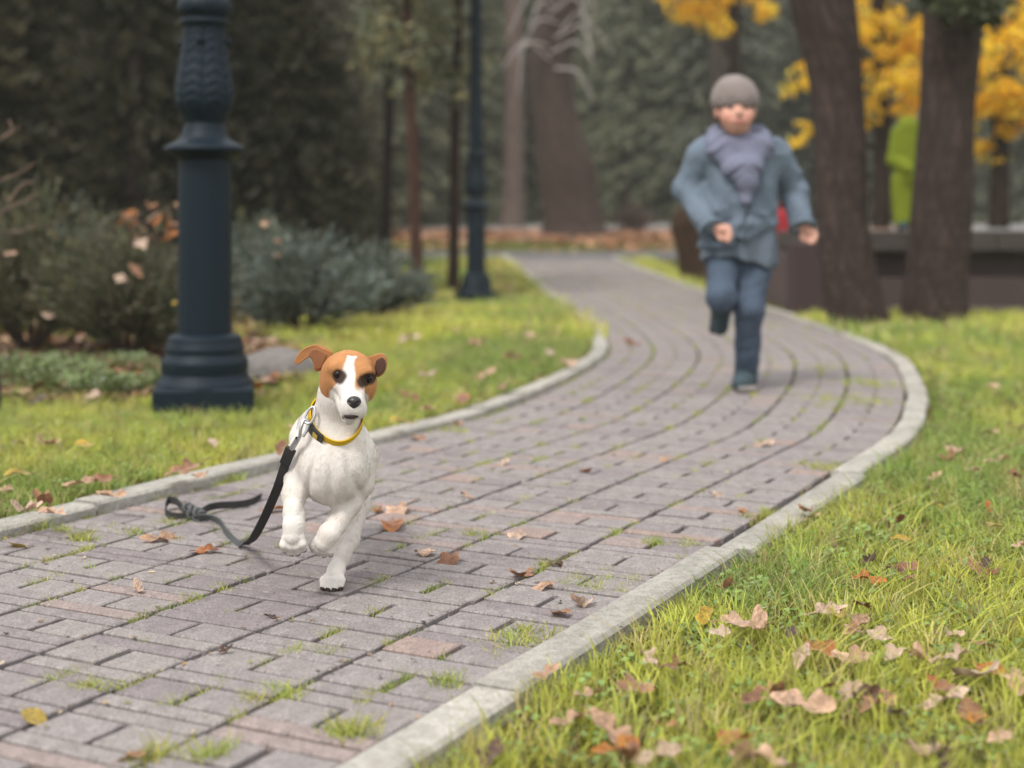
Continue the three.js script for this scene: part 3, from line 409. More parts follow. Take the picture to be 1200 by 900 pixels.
{
  const r = rng(51);
  const kinds = [
    [conifer(61, 10, 1.9, [[0.062, 0.058, 0.032], [0.08, 0.07, 0.038], [0.05, 0.05, 0.03]], 800, 1), 'dark olive evergreen in the shaded wood behind the low junipers', 'dark evergreens of the wood'],
    [conifer(62, 9, 2.1, [[0.09, 0.082, 0.042], [0.115, 0.095, 0.048], [0.07, 0.068, 0.037]], 800, 1), 'olive-brown evergreen in the wood behind the low junipers', 'olive evergreens of the wood'],
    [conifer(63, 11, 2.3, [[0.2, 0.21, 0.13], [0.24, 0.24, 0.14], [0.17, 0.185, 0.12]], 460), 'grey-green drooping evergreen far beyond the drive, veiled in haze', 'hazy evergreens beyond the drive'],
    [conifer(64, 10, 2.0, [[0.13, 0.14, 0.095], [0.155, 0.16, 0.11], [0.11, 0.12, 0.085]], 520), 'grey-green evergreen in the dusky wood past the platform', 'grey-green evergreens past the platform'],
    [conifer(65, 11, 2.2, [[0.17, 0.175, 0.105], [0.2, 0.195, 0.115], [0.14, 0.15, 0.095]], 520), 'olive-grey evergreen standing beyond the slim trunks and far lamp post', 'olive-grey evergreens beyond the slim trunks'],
  ];
  const used = [0, 0, 0, 0, 0];
  const plant = (k, u, Z, s) => { const o = used[k]++ ? kinds[k][0].clone() : kinds[k][0], x = (u - 600) * Z / F; o.position.set(x, gBase(Z) - 0.05, -Z); o.rotation.y = r() * 6.28; o.scale.set(s, s * (Z < 15 ? 0.5 : Z < 20 ? 0.52 : Z < 30 ? 0.62 : Z < 48 ? 0.82 : 0.95), s); add(o, 'evergreen_tree', kinds[k][1], 'tree', kinds[k][2]); };
  for (const [u, Z, s] of [[-60, 12.5, 0.75], [60, 13.5, 0.8], [160, 12.8, 0.72], [270, 14, 0.8], [335, 13.6, 0.62], [372, 17.5, 0.6]]) plant(u % 20 ? 0 : (u / 20) % 2 ? 1 : 0, u, Z, s);
  for (let i = 0; i < 9; i++) plant(i % 2, -120 + i * 52 + r() * 20, rr(r, 17.5, 19.6), rr(r, 0.85, 1.05));
  for (let i = 0; i < 9; i++) plant(1 - i % 2, -130 + i * 60 + r() * 24, rr(r, 25, 27.5), rr(r, 0.95, 1.15));
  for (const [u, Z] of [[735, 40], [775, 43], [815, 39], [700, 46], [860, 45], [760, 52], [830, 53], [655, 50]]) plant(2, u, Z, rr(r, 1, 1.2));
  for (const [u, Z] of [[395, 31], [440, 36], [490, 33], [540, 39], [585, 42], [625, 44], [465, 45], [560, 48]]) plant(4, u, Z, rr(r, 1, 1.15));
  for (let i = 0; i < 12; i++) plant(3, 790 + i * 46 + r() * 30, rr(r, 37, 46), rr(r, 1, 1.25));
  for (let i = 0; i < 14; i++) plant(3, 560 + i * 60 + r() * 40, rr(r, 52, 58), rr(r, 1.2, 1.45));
  for (let i = 0; i < 10; i++) plant(0, -150 + i * 72 + r() * 30, rr(r, 38, 46), rr(r, 1.1, 1.3));
  // the wood that covers the rising ground behind reads as one mass
  const it = [], q = rng(71); for (let i = 0; i < 60; i++) it.push([V((q() - 0.5) * 3, q() * 3.2, (q() - 0.5) * 3), V(q() - 0.5, -0.3, q() - 0.5), rr(q, 0.6, 1.2), rr(q, 0.4, 0.8), [1, 1, 1], q() * 6]);
  const g = leafCloud(it); g.deleteAttribute('color'); const list = [];
  for (let i = 0; i < 1500; i++) { const Z = rr(q, 60, 110), x = (q() * 1700 - 250 - 600) * Z / F * 1.15; for (let y = 0; y < 3; y++) list.push([x, gBase(Z) + y * 3.2 * q(), -Z, q() * 6, rr(q, 1, 1.6), rr(q, 1, 1.6), vary(q, [0.1, 0.11, 0.08], 0.35)]); }
  instanced(g, new THREE.MeshPhysicalMaterial({ roughness: 0.95, side: THREE.DoubleSide }), list, 'far_wood', 'dense far wood closing off the view behind the park', 'wood');
}
// ------------------------------------------------------------------ shrubs, rock, post
function juniper(seed, w, h, n, cols, droop = 0.25, spray = 0.055) {
  const r = rng(seed), it = [], g = new THREE.Group();
  for (let b = 0; b < n; b++) {
    const a = r() * 6.283, e = Math.pow(r(), 0.7), L = (0.5 + 0.5 * r()), dx = Math.cos(a) * e * w, dz = Math.sin(a) * e * w * 0.8, top = h * L * (1 - 0.55 * e * e) * rr(r, 0.8, 1.12), c = vary(r, cols[Math.floor(r() * cols.length)], 0.25);
    for (let q = 0; q < 16; q++) { const f = 0.25 + 0.75 * (q + r()) / 16, p = V(dx * f, top * (f * (1 + droop) - droop * f * f) + 0.02, dz * f).add(V((r() - 0.5) * 0.05, (r() - 0.5) * 0.05, (r() - 0.5) * 0.05)); it.push([p, V(dx * 1.2 + (r() - 0.5) * w, top * 0.7 + (r() - 0.4) * h * 0.5, dz * 1.2 + (r() - 0.5) * w), spray * rr(r, 0.7, 1.5), spray * rr(r, 0.22, 0.4), vary(r, c, 0.22), r() * 6.28]); }
  }
  for (let i = 0; i < 7; i++) { const a = i * 0.9, e = V(Math.cos(a) * w * 0.7, h * 0.45, Math.sin(a) * w * 0.5); part('stem', limb([[V(0, -0.02, 0), 0.016], [e.clone().multiplyScalar(0.5).add(V(0, 0.04, 0)), 0.012], [e, 0.004]], 6, 6), std(lin(0.07, 0.05, 0.04), 0.95), g); }
  part('foliage', leafCloud(it), leafMat({ transmission: 0.3 }), g); return g;
}
{
  const olive = [[0.09, 0.0938, 0.0488], [0.1162, 0.1162, 0.0562], [0.075, 0.0788, 0.045], [0.135, 0.1162, 0.0675]], blue = [[0.16, 0.192, 0.164], [0.124, 0.156, 0.128], [0.2, 0.224, 0.188], [0.1, 0.12, 0.088]];
  const set = (g, u, v, Z, label, group) => { const p = at(u, v, Z); g.position.set(p.x, lawnY(p.x, Z), -Z); return add(g, 'juniper_shrub', label, 'shrub', group); };
  set(juniper(81, 0.62, 0.85, 330, olive), 35, 420, 6.9, 'tall olive-green juniper behind the bare twigs and weathered stake');
  set(juniper(82, 0.5, 0.62, 300, olive), 150, 430, 6.6, 'dark olive juniper hugging the near lamp post and orange oak sprouts');
  set(juniper(83, 0.55, 0.75, 280, [...olive, blue[0]]), 95, 400, 8.2, 'greyish juniper rising behind the olive junipers by the near lamp post');
  set(juniper(84, 0.55, 0.62, 340, blue, 0.4), 350, 405, 8.0, 'wide blue-green juniper spreading behind the flat grey rock');
  set(juniper(85, 0.42, 0.5, 300, blue, 0.4), 440, 395, 9.4, 'low blue-green juniper beside the slim near-black tree trunk');
  set(juniper(86, 0.5, 0.7, 260, [blue[1], blue[3], olive[1]]), 300, 390, 9.6, 'dusky green juniper behind the wide blue-green one');
  set(juniper(87, 0.45, 0.45, 220, olive), 235, 400, 9.0, 'small dark juniper directly behind the near lamp post shaft');
  set(juniper(88, 0.5, 0.6, 220, [[0.13, 0.085, 0.07], [0.1, 0.07, 0.06]]), 742, 268, 27, 'round reddish-brown shrub beside the thick old tree trunk');
  // low sprouts with orange-brown oak leaves
  const r = rng(91), it = [], g = new THREE.Group(), c0 = at(175, 300, 7.0), base = V(c0.x, lawnY(c0.x, 7.0), -7.0);
  for (let i = 0; i < 44; i++) { const p = at(rr(r, 140, 205), rr(r, 236, 305), 7.0 + (r() - 0.5) * 0.25).sub(base); it.push([p, V(r() - 0.5, -0.4 * r(), r() - 0.3), rr(r, 0.055, 0.1), rr(r, 0.03, 0.055), vary(r, [[0.4, 0.16, 0.05], [0.32, 0.15, 0.08], [0.42, 0.26, 0.16], [0.25, 0.11, 0.05]][i % 4], 0.2), r() * 6.28]); if (i < 8) part('twig', limb([[V(0, 0, 0), 0.008], [p.clone().multiplyScalar(0.6), 0.006], [p, 0.003]], 5, 5), std(lin(0.1, 0.07, 0.05)), g); }
  part('foliage', leafCloud(it), leafMat({ transmission: 0.35 }), g); g.position.copy(base); add(g, 'oak_sprout', 'low oak sprouts with orange-brown leaves beside the near lamp post', 'shrub');
  // bare twigs at the picture's left edge
  const h = new THREE.Group(), hb = at(-25, 430, 5.6); h.position.set(hb.x, lawnY(hb.x, 5.6), -5.6); const tm = std(lin(0.2, 0.14, 0.11), 0.9);
  for (const pts of [[[-20, 300], [0, 250], [25, 238], [48, 225]], [[-22, 260], [-5, 215], [18, 205], [42, 190]], [[-25, 210], [-8, 168], [8, 160], [24, 148]], [[5, 160], [14, 152], [10, 140]], [[10, 236], [28, 215], [40, 214]], [[-20, 340], [-6, 270], [20, 272], [46, 262]]]) part('twig', limb(pts.map(([u, v], i) => [at(u, v, 5.6).sub(h.position), 0.006 - 0.0012 * i]), 8, 5), tm, h);
  part('stem', limb([[V(0, -0.02, 0), 0.012], [at(-22, 350, 5.6).sub(h.position), 0.01], [at(-24, 200, 5.6).sub(h.position), 0.006]], 6, 6), tm, h);
  add(h, 'bare_bush', 'bare pinkish twigs reaching in front of the tall olive juniper', 'shrub');
  // weathered stake
  const s = at(0, 492, 4.55), sg = new THREE.CylinderGeometry(0.019, 0.022, 0.22, 9, 4); { const P = sg.attributes.position; for (let i = 0; i < P.count; i++) P.setX(i, P.getX(i) + 0.004 * Math.sin(P.getY(i) * 30)); } sg.translate(0, 0.07, 0);
  const st = new THREE.Mesh(sg, std(lin(0.22, 0.21, 0.21), 0.9, { map: T.bark })); st.position.set(s.x - 0.012, lawnY(s.x, 4.55), -4.55); st.rotation.z = 0.06; add(st, 'stake', 'short weathered grey stake standing in the grass by the junipers', 'stake');
  // flat rock
  const rock = surfaceNets((x, y, z) => ell(x, y, z, V(0, 0.02, 0), 0.17, 0.105, 0.13) + 0.035 * (fbm(x * 9, y * 9, z * 9) - 0.5) + 0.012 * Math.abs(fbm(x * 25, y * 25, z * 25) - 0.5), [-0.22, -0.1, -0.18], [0.22, 0.16, 0.18], 0.008);
  const rp = at(322, 452, 5.75), rm = new THREE.Mesh(rock, std(lin(0.33, 0.315, 0.325), 0.9, { map: T.concrete, bumpMap: T.grainB, bumpScale: 0.006 })); rm.position.set(rp.x, lawnY(rp.x, 5.75), -5.75); add(rm, 'rock', 'flat pale grey rock lying in the grass behind the dog', 'rock');
}
// ------------------------------------------------------------------ platform on the right
{
  const Z = 10.25, x0 = at(926, 365, Z).x, g = new THREE.Group(), y0 = gBase(Z); g.position.set(x0, y0, -Z);
  const brown = std(lin(0.1, 0.072, 0.067), 0.8, { bumpMap: T.grainB, bumpScale: 0.004 }), dark = std(lin(0.06, 0.04, 0.041), 0.8), slabM = std(lin(0.15, 0.132, 0.128), 0.85, { map: T.concrete });
  const bx = (name, w, h, d, x, y, z, m, rad = 0.008) => { const b = new RoundedBoxGeometry(w, h, d, 2, rad); b.translate(x, y, z); return part(name, b, m, g); };
  bx('front_wall', 5.0, 0.3, 0.12, 2.95, 0.10, -0.06, brown); bx('recess_wall', 5.0, 0.22, 0.1, 2.95, 0.35, -0.35, brown);
  for (let i = 0; i < 4; i++) bx('deck_slab', 1.295, 0.15, 1.6, 0.86 + i * 1.3, 0.515, -0.86, slabM, 0.012);
  bx('end_post', 0.25, 0.55, 0.25, 0.11, 0.23, 0.05, dark, 0.012); bx('side_wall', 0.12, 0.42, 1.4, 0.14, 0.2, -0.85, brown);
  bx('plinth', 5.0, 0.1, 0.2, 3.0, 0.0, 0.12, std(lin(0.2, 0.17, 0.165), 0.9, { map: T.concrete }));
  add(g, 'platform', 'low dark brown platform with grey deck slabs behind the tree trunks', 'platform');
  const w = new THREE.Group(), wb = at(900, 350, 12.2); w.position.set(wb.x, gBase(12.2), -12.2);
  const wg = new RoundedBoxGeometry(1.05, 0.36, 0.25, 2, 0.01); wg.translate(0, 0.26, 0); part('seat_block', wg, brown, w); const wl = new RoundedBoxGeometry(1.0, 0.16, 0.28, 2, 0.01); wl.translate(0, 0.02, 0.0); part('plinth', wl, std(lin(0.42, 0.4, 0.39), 0.9, { map: T.concrete }), w);
  add(w, 'planter_wall', 'low brown wall on a pale plinth behind the legs of the running child', 'wall');
  const pv = strip(9.9, 12.0, at(885, 360, 10.5).x, x0 - 0.02, 0.006, 6); add(new THREE.Mesh(pv, std(lin(0.4, 0.38, 0.37), 0.9, { map: T.concrete })), 'side_pavement', 'pale paving leading off the path beside the platform', 'pavement', null, 'structure');
  // red bag
  const bag = surfaceNets((x, y, z) => { const q = V(Math.abs(x), y, Math.abs(z)); return Math.hypot(Math.max(q.x - 0.055, 0), Math.max(Math.abs(y - 0.11) - 0.075, 0), Math.max(q.z - 0.03, 0)) - 0.032 - 0.008 * (fbm(x * 20, y * 20, z * 20) - 0.5); }, [-0.12, -0.03, -0.1], [0.12, 0.25, 0.1], 0.008);
  const bg = new THREE.Group(), bp = at(916, 272, 12.1); bg.position.set(bp.x, gBase(12.2) + 0.44, -12.2); part('pack', bag, std(lin(0.42, 0.035, 0.045), 0.7), bg); const hd = new THREE.TorusGeometry(0.035, 0.007, 8, 20, Math.PI); hd.translate(0, 0.21, 0); part('handle', hd, std(lin(0.25, 0.02, 0.03), 0.7), bg); bg.scale.set(1.3, 1.5, 1.3); add(bg, 'bag', 'red bag standing on the low brown wall behind the child', 'bag');
  // brown stump
  const sp = at(812, 318, 15.8), sy = gBase(15.8), sgm = limb([[V(0.02, -0.1, 0), 0.2], [V(0.01, 0.04, 0), 0.16], [V(-0.03, 0.35, 0), 0.15], [V(-0.09, 0.62, 0), 0.16], [V(-0.1, 0.78, 0), 0.1], [V(-0.1, 0.8, 0), 0.01]], 24, 20, 0.12, 4);
  const so = new THREE.Mesh(sgm, barkMat(lin(0.11, 0.075, 0.05))); so.position.set(sp.x, sy, -15.8); add(so, 'tree_stump', 'tall brown tree stump on the lawn beyond the running child', 'stump');
}
// ------------------------------------------------------------------ dog (local axes: x right, y up, z towards the camera; base under the grounded paw)
const DZ = 2.463, dogBase = V((390 - 600) * DZ / F, 0, -DZ);
const D = (u, v, z) => at(u, v, DZ - z).sub(dogBase);
{
  const r = rng(101);
  const J = { // joints
    chest: D(391, 540, 0.04), fore: D(391, 551, 0.075), withers: D(384, 497, -0.02), neck0: D(387, 512, 0.035), neck1: D(401, 462, 0.075), skull: D(408, 438, 0.095),
    rib: V(-0.014, 0.218, -0.09), loin: V(-0.034, 0.222, -0.2), rump: V(-0.046, 0.222, -0.3),
  };
  const hd = { muz0: D(411, 452, 0.135), muz1: D(414, 475, 0.2), chin0: D(407, 470, 0.13), chin1: D(409, 489.5, 0.178), cheekL: D(389, 446, 0.09), cheekR: D(431, 450, 0.085), browL: D(397, 432, 0.132), browR: D(428, 436, 0.13), fore: D(410, 427, 0.115) };
  const toe = (c, dir, side, L, rad, sp, out) => { dir.normalize(); side.normalize(); return [0, 1, 2, 3].map(i => { const o = i - 1.5, inner = Math.abs(o) < 1, b = c.clone().addScaledVector(side, o * sp * 0.8), m = c.clone().addScaledVector(side, o * sp).addScaledVector(dir, L * (inner ? 0.55 : 0.42)).addScaledVector(out, 0.0035), t = c.clone().addScaledVector(side, o * sp * 1.05).addScaledVector(dir, L * (inner ? 1 : 0.78)).addScaledVector(out, -0.002); return { b, m, t, r: rad }; }); };
  const legs = [
    { p: [[D(359, 532, 0.035), 0.034], [D(353, 558, 0.045), 0.0275], [D(346, 580, 0.07), 0.0205], [D(345, 602, 0.095), 0.0165], [D(344.5, 615, 0.108), 0.0172]], paw: [[D(345, 602, 0.095), 0.0162], [D(344.5, 615, 0.108), 0.0172], [D(343.5, 628, 0.112), 0.0165]], toes: toe(D(343.5, 630, 0.114), V(0.02, -1, -0.22), V(1, 0.05, 0), 0.026, 0.0066, 0.0098, V(0, 0, 1)), pad: D(345, 654, 0.088) },
    { p: [[D(421, 535, 0.025), 0.034], [D(417, 566, 0.03), 0.029], [D(408, 590, 0.045), 0.0205], [D(395, 613, 0.075), 0.0155], [D(386, 625, 0.09), 0.0172]], paw: [[D(395, 613, 0.075), 0.015], [D(386, 625, 0.09), 0.0172], [D(380, 635, 0.09), 0.0165]], toes: toe(D(379.5, 636, 0.091), V(-0.32, -0.9, -0.55), V(1, -0.3, 0), 0.025, 0.0066, 0.0095, V(-0.3, 0, 1)), pad: D(379, 655, 0.05) },
    { p: [[V(-0.015, 0.205, -0.27), 0.054], [V(0.002, 0.165, -0.19), 0.04], [V(0.028, 0.125, -0.115), 0.026], [D(407, 633, -0.075), 0.0195], [D(400, 653, -0.04), 0.0128], [D(394, 668, -0.008), 0.0138]], paw: [[D(400, 653, -0.04), 0.0126], [D(394, 668, -0.008), 0.014], [D(391.5, 676, 0.008), 0.0155]], toes: toe(D(391, 677, 0.01), V(-0.05, -0.42, 0.9), V(1, 0, 0), 0.024, 0.0066, 0.0094, V(0, 0.8, 0.3)), pad: V(0.0, 0.002, 0.012) },
    { p: [[V(-0.07, 0.21, -0.29), 0.052], [V(-0.07, 0.165, -0.26), 0.04], [V(-0.06, 0.155, -0.33), 0.022], [V(-0.05, 0.13, -0.385), 0.014]], paw: [[V(-0.06, 0.155, -0.33), 0.02], [V(-0.05, 0.13, -0.385), 0.014], [V(-0.05, 0.11, -0.4), 0.015]], toes: toe(V(-0.05, 0.108, -0.4), V(0, -1, 0.1), V(1, 0, 0), 0.022, 0.0066, 0.0094, V(0, 0, -1)), pad: V(-0.05, 0.08, -0.385) },
  ];
  const pawF = l => (x, y, z) => { let d = chain(x, y, z, l.paw, 0.008); for (const t of l.toes) { const q = smin(cap(x, y, z, t.b, t.m, t.r * 1.15, t.r * 1.12), cap(x, y, z, t.m, t.t, t.r * 1.1, t.r * 0.92), 0.004); d = smin(d, q, 0.0032); } return d + 0.0006 * (fbm(x * 120, y * 120, z * 120, 2) - 0.5); };
  const body = (x, y, z) => {
    let d = ell(x, y, z, J.chest, 0.055, 0.07, 0.064);
    d = smin(d, ell(x, y, z, J.fore, 0.044, 0.042, 0.036), 0.04);
    d = smin(d, cap(x, y, z, J.chest, J.rib, 0.052, 0.058), 0.04);
    d = smin(d, cap(x, y, z, J.rib, J.loin, 0.058, 0.046), 0.03);
    d = smin(d, cap(x, y, z, J.loin, J.rump, 0.052, 0.06), 0.03);
    d = smin(d, ell(x, y, z, J.withers, 0.05, 0.035, 0.06), 0.04);
    d = smin(d, cap(x, y, z, J.neck0, J.neck1, 0.044, 0.036), 0.035);
    d = smin(d, cap(x, y, z, J.neck1, J.skull, 0.036, 0.034), 0.02);
    d = smin(d, cap(x, y, z, V(-0.045, 0.26, -0.345), V(-0.05, 0.28, -0.43), 0.014, 0.007), 0.02);
    for (const l of legs) d = smin(d, chain(x, y, z, l.p, 0.012), 0.014);
    // chest muscle furrow and coat unevenness
    d += 0.005 * Math.exp(-(((x - J.fore.x) / 0.007) ** 2)) * sstep(0.26, 0.2, y) * sstep(0.05, 0.1, z); for (const s of [-1, 1]) d += 0.005 * Math.exp(-(((x - J.fore.x - s * (0.036 + 0.25 * (0.2 - y))) / 0.006) ** 2)) * sstep(0.27, 0.22, y) * sstep(0.13, 0.17, y) * sstep(0.03, 0.07, z);
    return d + 0.0016 * (fbm(x * 60, y * 45, z * 60, 2) - 0.5);
  };
  const head = (x, y, z) => {
    let d = ell(x, y, z, J.skull, 0.0385, 0.0335, 0.048);
    d = smin(d, ell(x, y, z, hd.fore, 0.03, 0.016, 0.026), 0.02);
    d = smin(d, ell(x, y, z, hd.cheekL, 0.016, 0.028, 0.028), 0.02); d = smin(d, ell(x, y, z, hd.cheekR, 0.015, 0.028, 0.028), 0.02);
    d = smin(d, ell(x, y, z, hd.browL, 0.013, 0.009, 0.012), 0.014); d = smin(d, ell(x, y, z, hd.browR, 0.013, 0.009, 0.012), 0.014);
    let m = cap(x, y, z, hd.muz0, hd.muz1, 0.0235, 0.0178);
    m = smin(m, ell(x, y, z, hd.muz1.clone().add(V(-0.0095, -0.009, -0.012)), 0.0125, 0.014, 0.022), 0.01); m = smin(m, ell(x, y, z, hd.muz1.clone().add(V(0.0085, -0.009, -0.012)), 0.012, 0.014, 0.022), 0.01);
    m = smin(m, cap(x, y, z, hd.chin0, hd.chin1, 0.0195, 0.0115), 0.004);
    d = smin(d, m, 0.018);
    // eye sockets
    for (const [u, v] of [[396.5, 440], [431, 444.5]]) { const c = D(u, v, 0.138); d = smin(d, 1e3, 0.001); d += 0.0035 * Math.exp(-(((x - c.x) ** 2 + (y - c.y) ** 2) / 0.0001)); }
    d = smin(d, cap(x, y, z, J.neck1, J.skull, 0.035, 0.032), 0.02);
    return d + 0.0007 * (fbm(x * 90, y * 90, z * 90, 2) - 0.5);
  };
  const white = [0.68, 0.64, 0.60], tan = [0.45, 0.21, 0.085], dark = [0.035, 0.026, 0.024], pink = [0.34, 0.2, 0.17];
  const mix = (a, b, t) => [0, 1, 2].map(k => lerp(a[k], b[k], t));
  // coat pattern in the head's own axes: h = across, w = up, measured from the skull, tilted with the head
  const tilt = -0.13, hx = (x, y) => (x - J.skull.x) * Math.cos(tilt) + (y - J.skull.y) * -Math.sin(tilt) * -1, hy = (x, y) => (y - J.skull.y) * Math.cos(tilt) + (x - J.skull.x) * 0.13;
  const headCol = (x, y, z) => {
    const a = hx(x, y) - 0.004, b = hy(x, y), n = 0.006 * (fbm(x * 70, y * 70, z * 70, 3) - 0.5), side = a + n;
    // white blaze from the forehead down, widening over the muzzle; tan on crown, eyes and cheeks
    const bl = b > 0.034 ? -1 : lerp(0.0055, 0.0105, sstep(0.034, 0.0, b)) + 0.02 * sstep(0.002, -0.036, b);
    let w = sstep(0.003, -0.001, Math.abs(side - 0.003 + (b > 0 ? 0.001 : 0)) - bl);
    w = Math.max(w, sstep(-0.040, -0.050, b + n));     // throat and lower cheeks
    w = Math.max(w, sstep(0.045, 0.06, z - J.skull.z) * sstep(-0.006, -0.018, b));                // muzzle
    w = Math.max(w, sstep(0.045, 0.035, z + 0.2 * (y - 0.36) + n));                              // back of the neck
    let c = mix(tan, white, w);
    for (const [u, v] of [[397, 440.5], [430.5, 445]]) { const e = D(u, v, 0.138), q = Math.hypot((x - e.x) * (x > e.x === u < 410 ? 0.85 : 1.1), (y - e.y) * 1.05) + n; c = mix(c, [0.03, 0.018, 0.014], sstep(0.0148, 0.0098, q) * 0.97); }
    const lip = cap(x, y, z, D(402, 486, 0.185), D(420, 487, 0.183), 0.0055, 0.005); c = mix(c, dark, sstep(0.003, 0, lip));
    const m = 1 + 0.3 * (fbm(x * 160, y * 110, z * 160, 3) - 0.5) + 0.25 * (fbm(x * 30, y * 30, z * 30, 2) - 0.5); return c.map(k => k * m);
  };
  const bodyCol = (x, y, z) => {
    let c = white; const n = fbm(x * 35, y * 22, z * 35, 3);
    c = mix(c, [0.58, 0.51, 0.44], sstep(0.55, 0.72, n) * 0.35);
    for (const l of legs) { const q = Math.hypot(x - l.pad.x, y - l.pad.y, z - l.pad.z); c = mix(c, [0.085, 0.05, 0.042], sstep(0.017, 0.011, q)); }
    c = mix(c, pink, sstep(0.035, 0.02, Math.hypot((x - 0.0) * 0.7, y - 0.155, (z + 0.13) * 0.4)) * 0.5);
    const m = 1 + 0.09 * (fbm(x * 120, y * 50, z * 120, 2) - 0.5); return c.map(k => k * m);
  };
  const bg = surfaceNets(body, [-0.14, -0.012, -0.46], [0.17, 0.4, 0.165], 0.0042, bodyCol);
  const headG = surfaceNets(head, [J.skull.x - 0.075, J.skull.y - 0.11, J.skull.z - 0.075], [J.skull.x + 0.08, J.skull.y + 0.075, J.skull.z + 0.15], 0.0024, headCol);
  const dog = new THREE.Group(); dog.position.copy(dogBase);
  const fur = std(lin(1, 1, 1), 0.78, { vertexColors: true, bumpMap: T.grainB, bumpScale: 0.0012 });
  for (const g of [bg, headG]) { const a = g.attributes.uv; for (let i = 0; i < a.count; i++) a.setXY(i, a.getX(i) * 9, a.getY(i) * 4); }
  const paws = legs.map(l => { const c = l.toes[1].b; return surfaceNets(pawF(l), [c.x - 0.05, Math.max(c.y - 0.06, -0.004), c.z - 0.07], [c.x + 0.05, c.y + 0.055, c.z + 0.06], 0.0021, bodyCol); });
  for (const g of paws) { const a = g.attributes.uv; for (let i = 0; i < a.count; i++) a.setXY(i, a.getX(i) * 9, a.getY(i) * 4); }
  part('body', mergeGeometries([bg, headG, ...paws]), fur, dog);
  // where the ray through a photo pixel meets the head
  const onHead = (u, v) => { for (let z = 0.3; z > 0; z -= 0.0008) { const p = D(u, v, z); if (head(p.x, p.y, p.z) < 0) return p; } return D(u, v, 0.14); };
  const gloss = new THREE.MeshPhysicalMaterial({ color: lin(0.012, 0.007, 0.005), roughness: 0.16, specularIntensity: 0.55 });
  for (const [u, v] of [[396.5, 438.8], [431, 444]]) { const p = onHead(u, v), e = new THREE.SphereGeometry(0.0074, 20, 14); e.scale(1.08, 0.95, 0.8); e.translate(p.x, p.y, p.z - 0.0028); part('eye', e, gloss, dog); }
  { // nose
    const p = onHead(414.5, 471), q = p.clone().add(V(0, 0, -0.004));
    const nose = surfaceNets((x, y, z) => { let d = ell(x, y, z, q, 0.0115, 0.009, 0.0095); d = smin(d, ell(x, y, z, q.clone().add(V(0, -0.007, -0.001)), 0.006, 0.006, 0.007), 0.005); for (const s of [-1, 1]) d = Math.max(d, -cap(x, y, z, q.clone().add(V(s * 0.0055, -0.001, 0.007)), q.clone().add(V(s * 0.0105, 0.0005, 0.005)), 0.0022, 0.0015)); return d; }, [q.x - 0.02, q.y - 0.02, q.z - 0.016], [q.x + 0.02, q.y + 0.016, q.z + 0.018], 0.0011);
    part('nose', nose, std(lin(0.022, 0.019, 0.021), 0.35, { bumpMap: T.grainB, bumpScale: 0.0006 }), dog);
  }
  { // open mouth under the nose
    const p = onHead(411.5, 487.5), e = new THREE.SphereGeometry(1, 20, 12); e.scale(0.0125, 0.0055, 0.006); e.rotateZ(0.05); e.translate(p.x, p.y, p.z - 0.003); part('mouth', e, std(lin(0.03, 0.018, 0.018), 0.5), dog);
  }
  // ears: folded flaps with thickness
  function ear(outline, zOf, thick) {
    const sh = new THREE.Shape(outline.map(([u, v]) => { const p = D(u, v, 0.1); return new THREE.Vector2(p.x, p.y); }));
    const curve = new THREE.SplineCurve(sh.getPoints(1)); const pts = curve.getPoints(46); const s2 = new THREE.Shape(pts);
    let g = new THREE.ExtrudeGeometry(s2, { depth: thick, bevelEnabled: true, bevelSize: 0.0016, bevelThickness: 0.0016, bevelSegments: 2, curveSegments: 1 });
    // fine vertices inside so that the flap can bend
    const P = g.attributes.position; for (let i = 0; i < P.count; i++) { const x = P.getX(i), y = P.getY(i); P.setZ(i, P.getZ(i) + zOf(x, y)); } g.computeVertexNormals(); return g;
  }
  const earOut = std(lin(0.37, 0.17, 0.07), 0.8, { bumpMap: T.grainB, bumpScale: 0.001 }), earIn = std(lin(0.085, 0.045, 0.035), 0.8), e0 = D(383, 420, 0.1), e1 = D(440, 425, 0.1);
  part('ear', ear([[388, 414], [378, 408], [368, 405.5], [357, 409], [350, 416], [346.5, 424], [350, 425.5], [357, 420.5], [363, 418], [367, 424], [369, 434], [375, 434], [382, 428]], (x) => 0.085 + 0.5 * Math.max(0, e0.x - x - 0.01) - 3 * Math.max(0, e0.x - x - 0.02) ** 2, 0.003), earOut, dog);
  part('ear_inside', ear([[381, 416], [372, 411], [366, 411], [364, 416], [368, 424], [370, 432], [376, 431]], (x) => 0.0895 + 0.5 * Math.max(0, e0.x - x - 0.01) - 3 * Math.max(0, e0.x - x - 0.02) ** 2, 0.0015), std(lin(0.27, 0.12, 0.06), 0.85), dog);
  part('ear', ear([[431, 420], [439, 417.5], [447, 416], [451.5, 421], [451.5, 430], [448, 438], [441, 442], [437, 436]], (x) => 0.082 + 0.25 * Math.max(0, x - e1.x), 0.003), earOut, dog);
  part('ear_inside', ear([[441, 424], [447, 421], [450, 425], [449, 433], [445, 438], [441, 439], [439.5, 431]], (x) => 0.0868 + 0.25 * Math.max(0, x - e1.x), 0.0012), earIn, dog);
  const padM = std(lin(0.075, 0.045, 0.038), 0.75, { bumpMap: T.grainB, bumpScale: 0.001 }), claw = std(lin(0.2, 0.15, 0.12), 0.45);
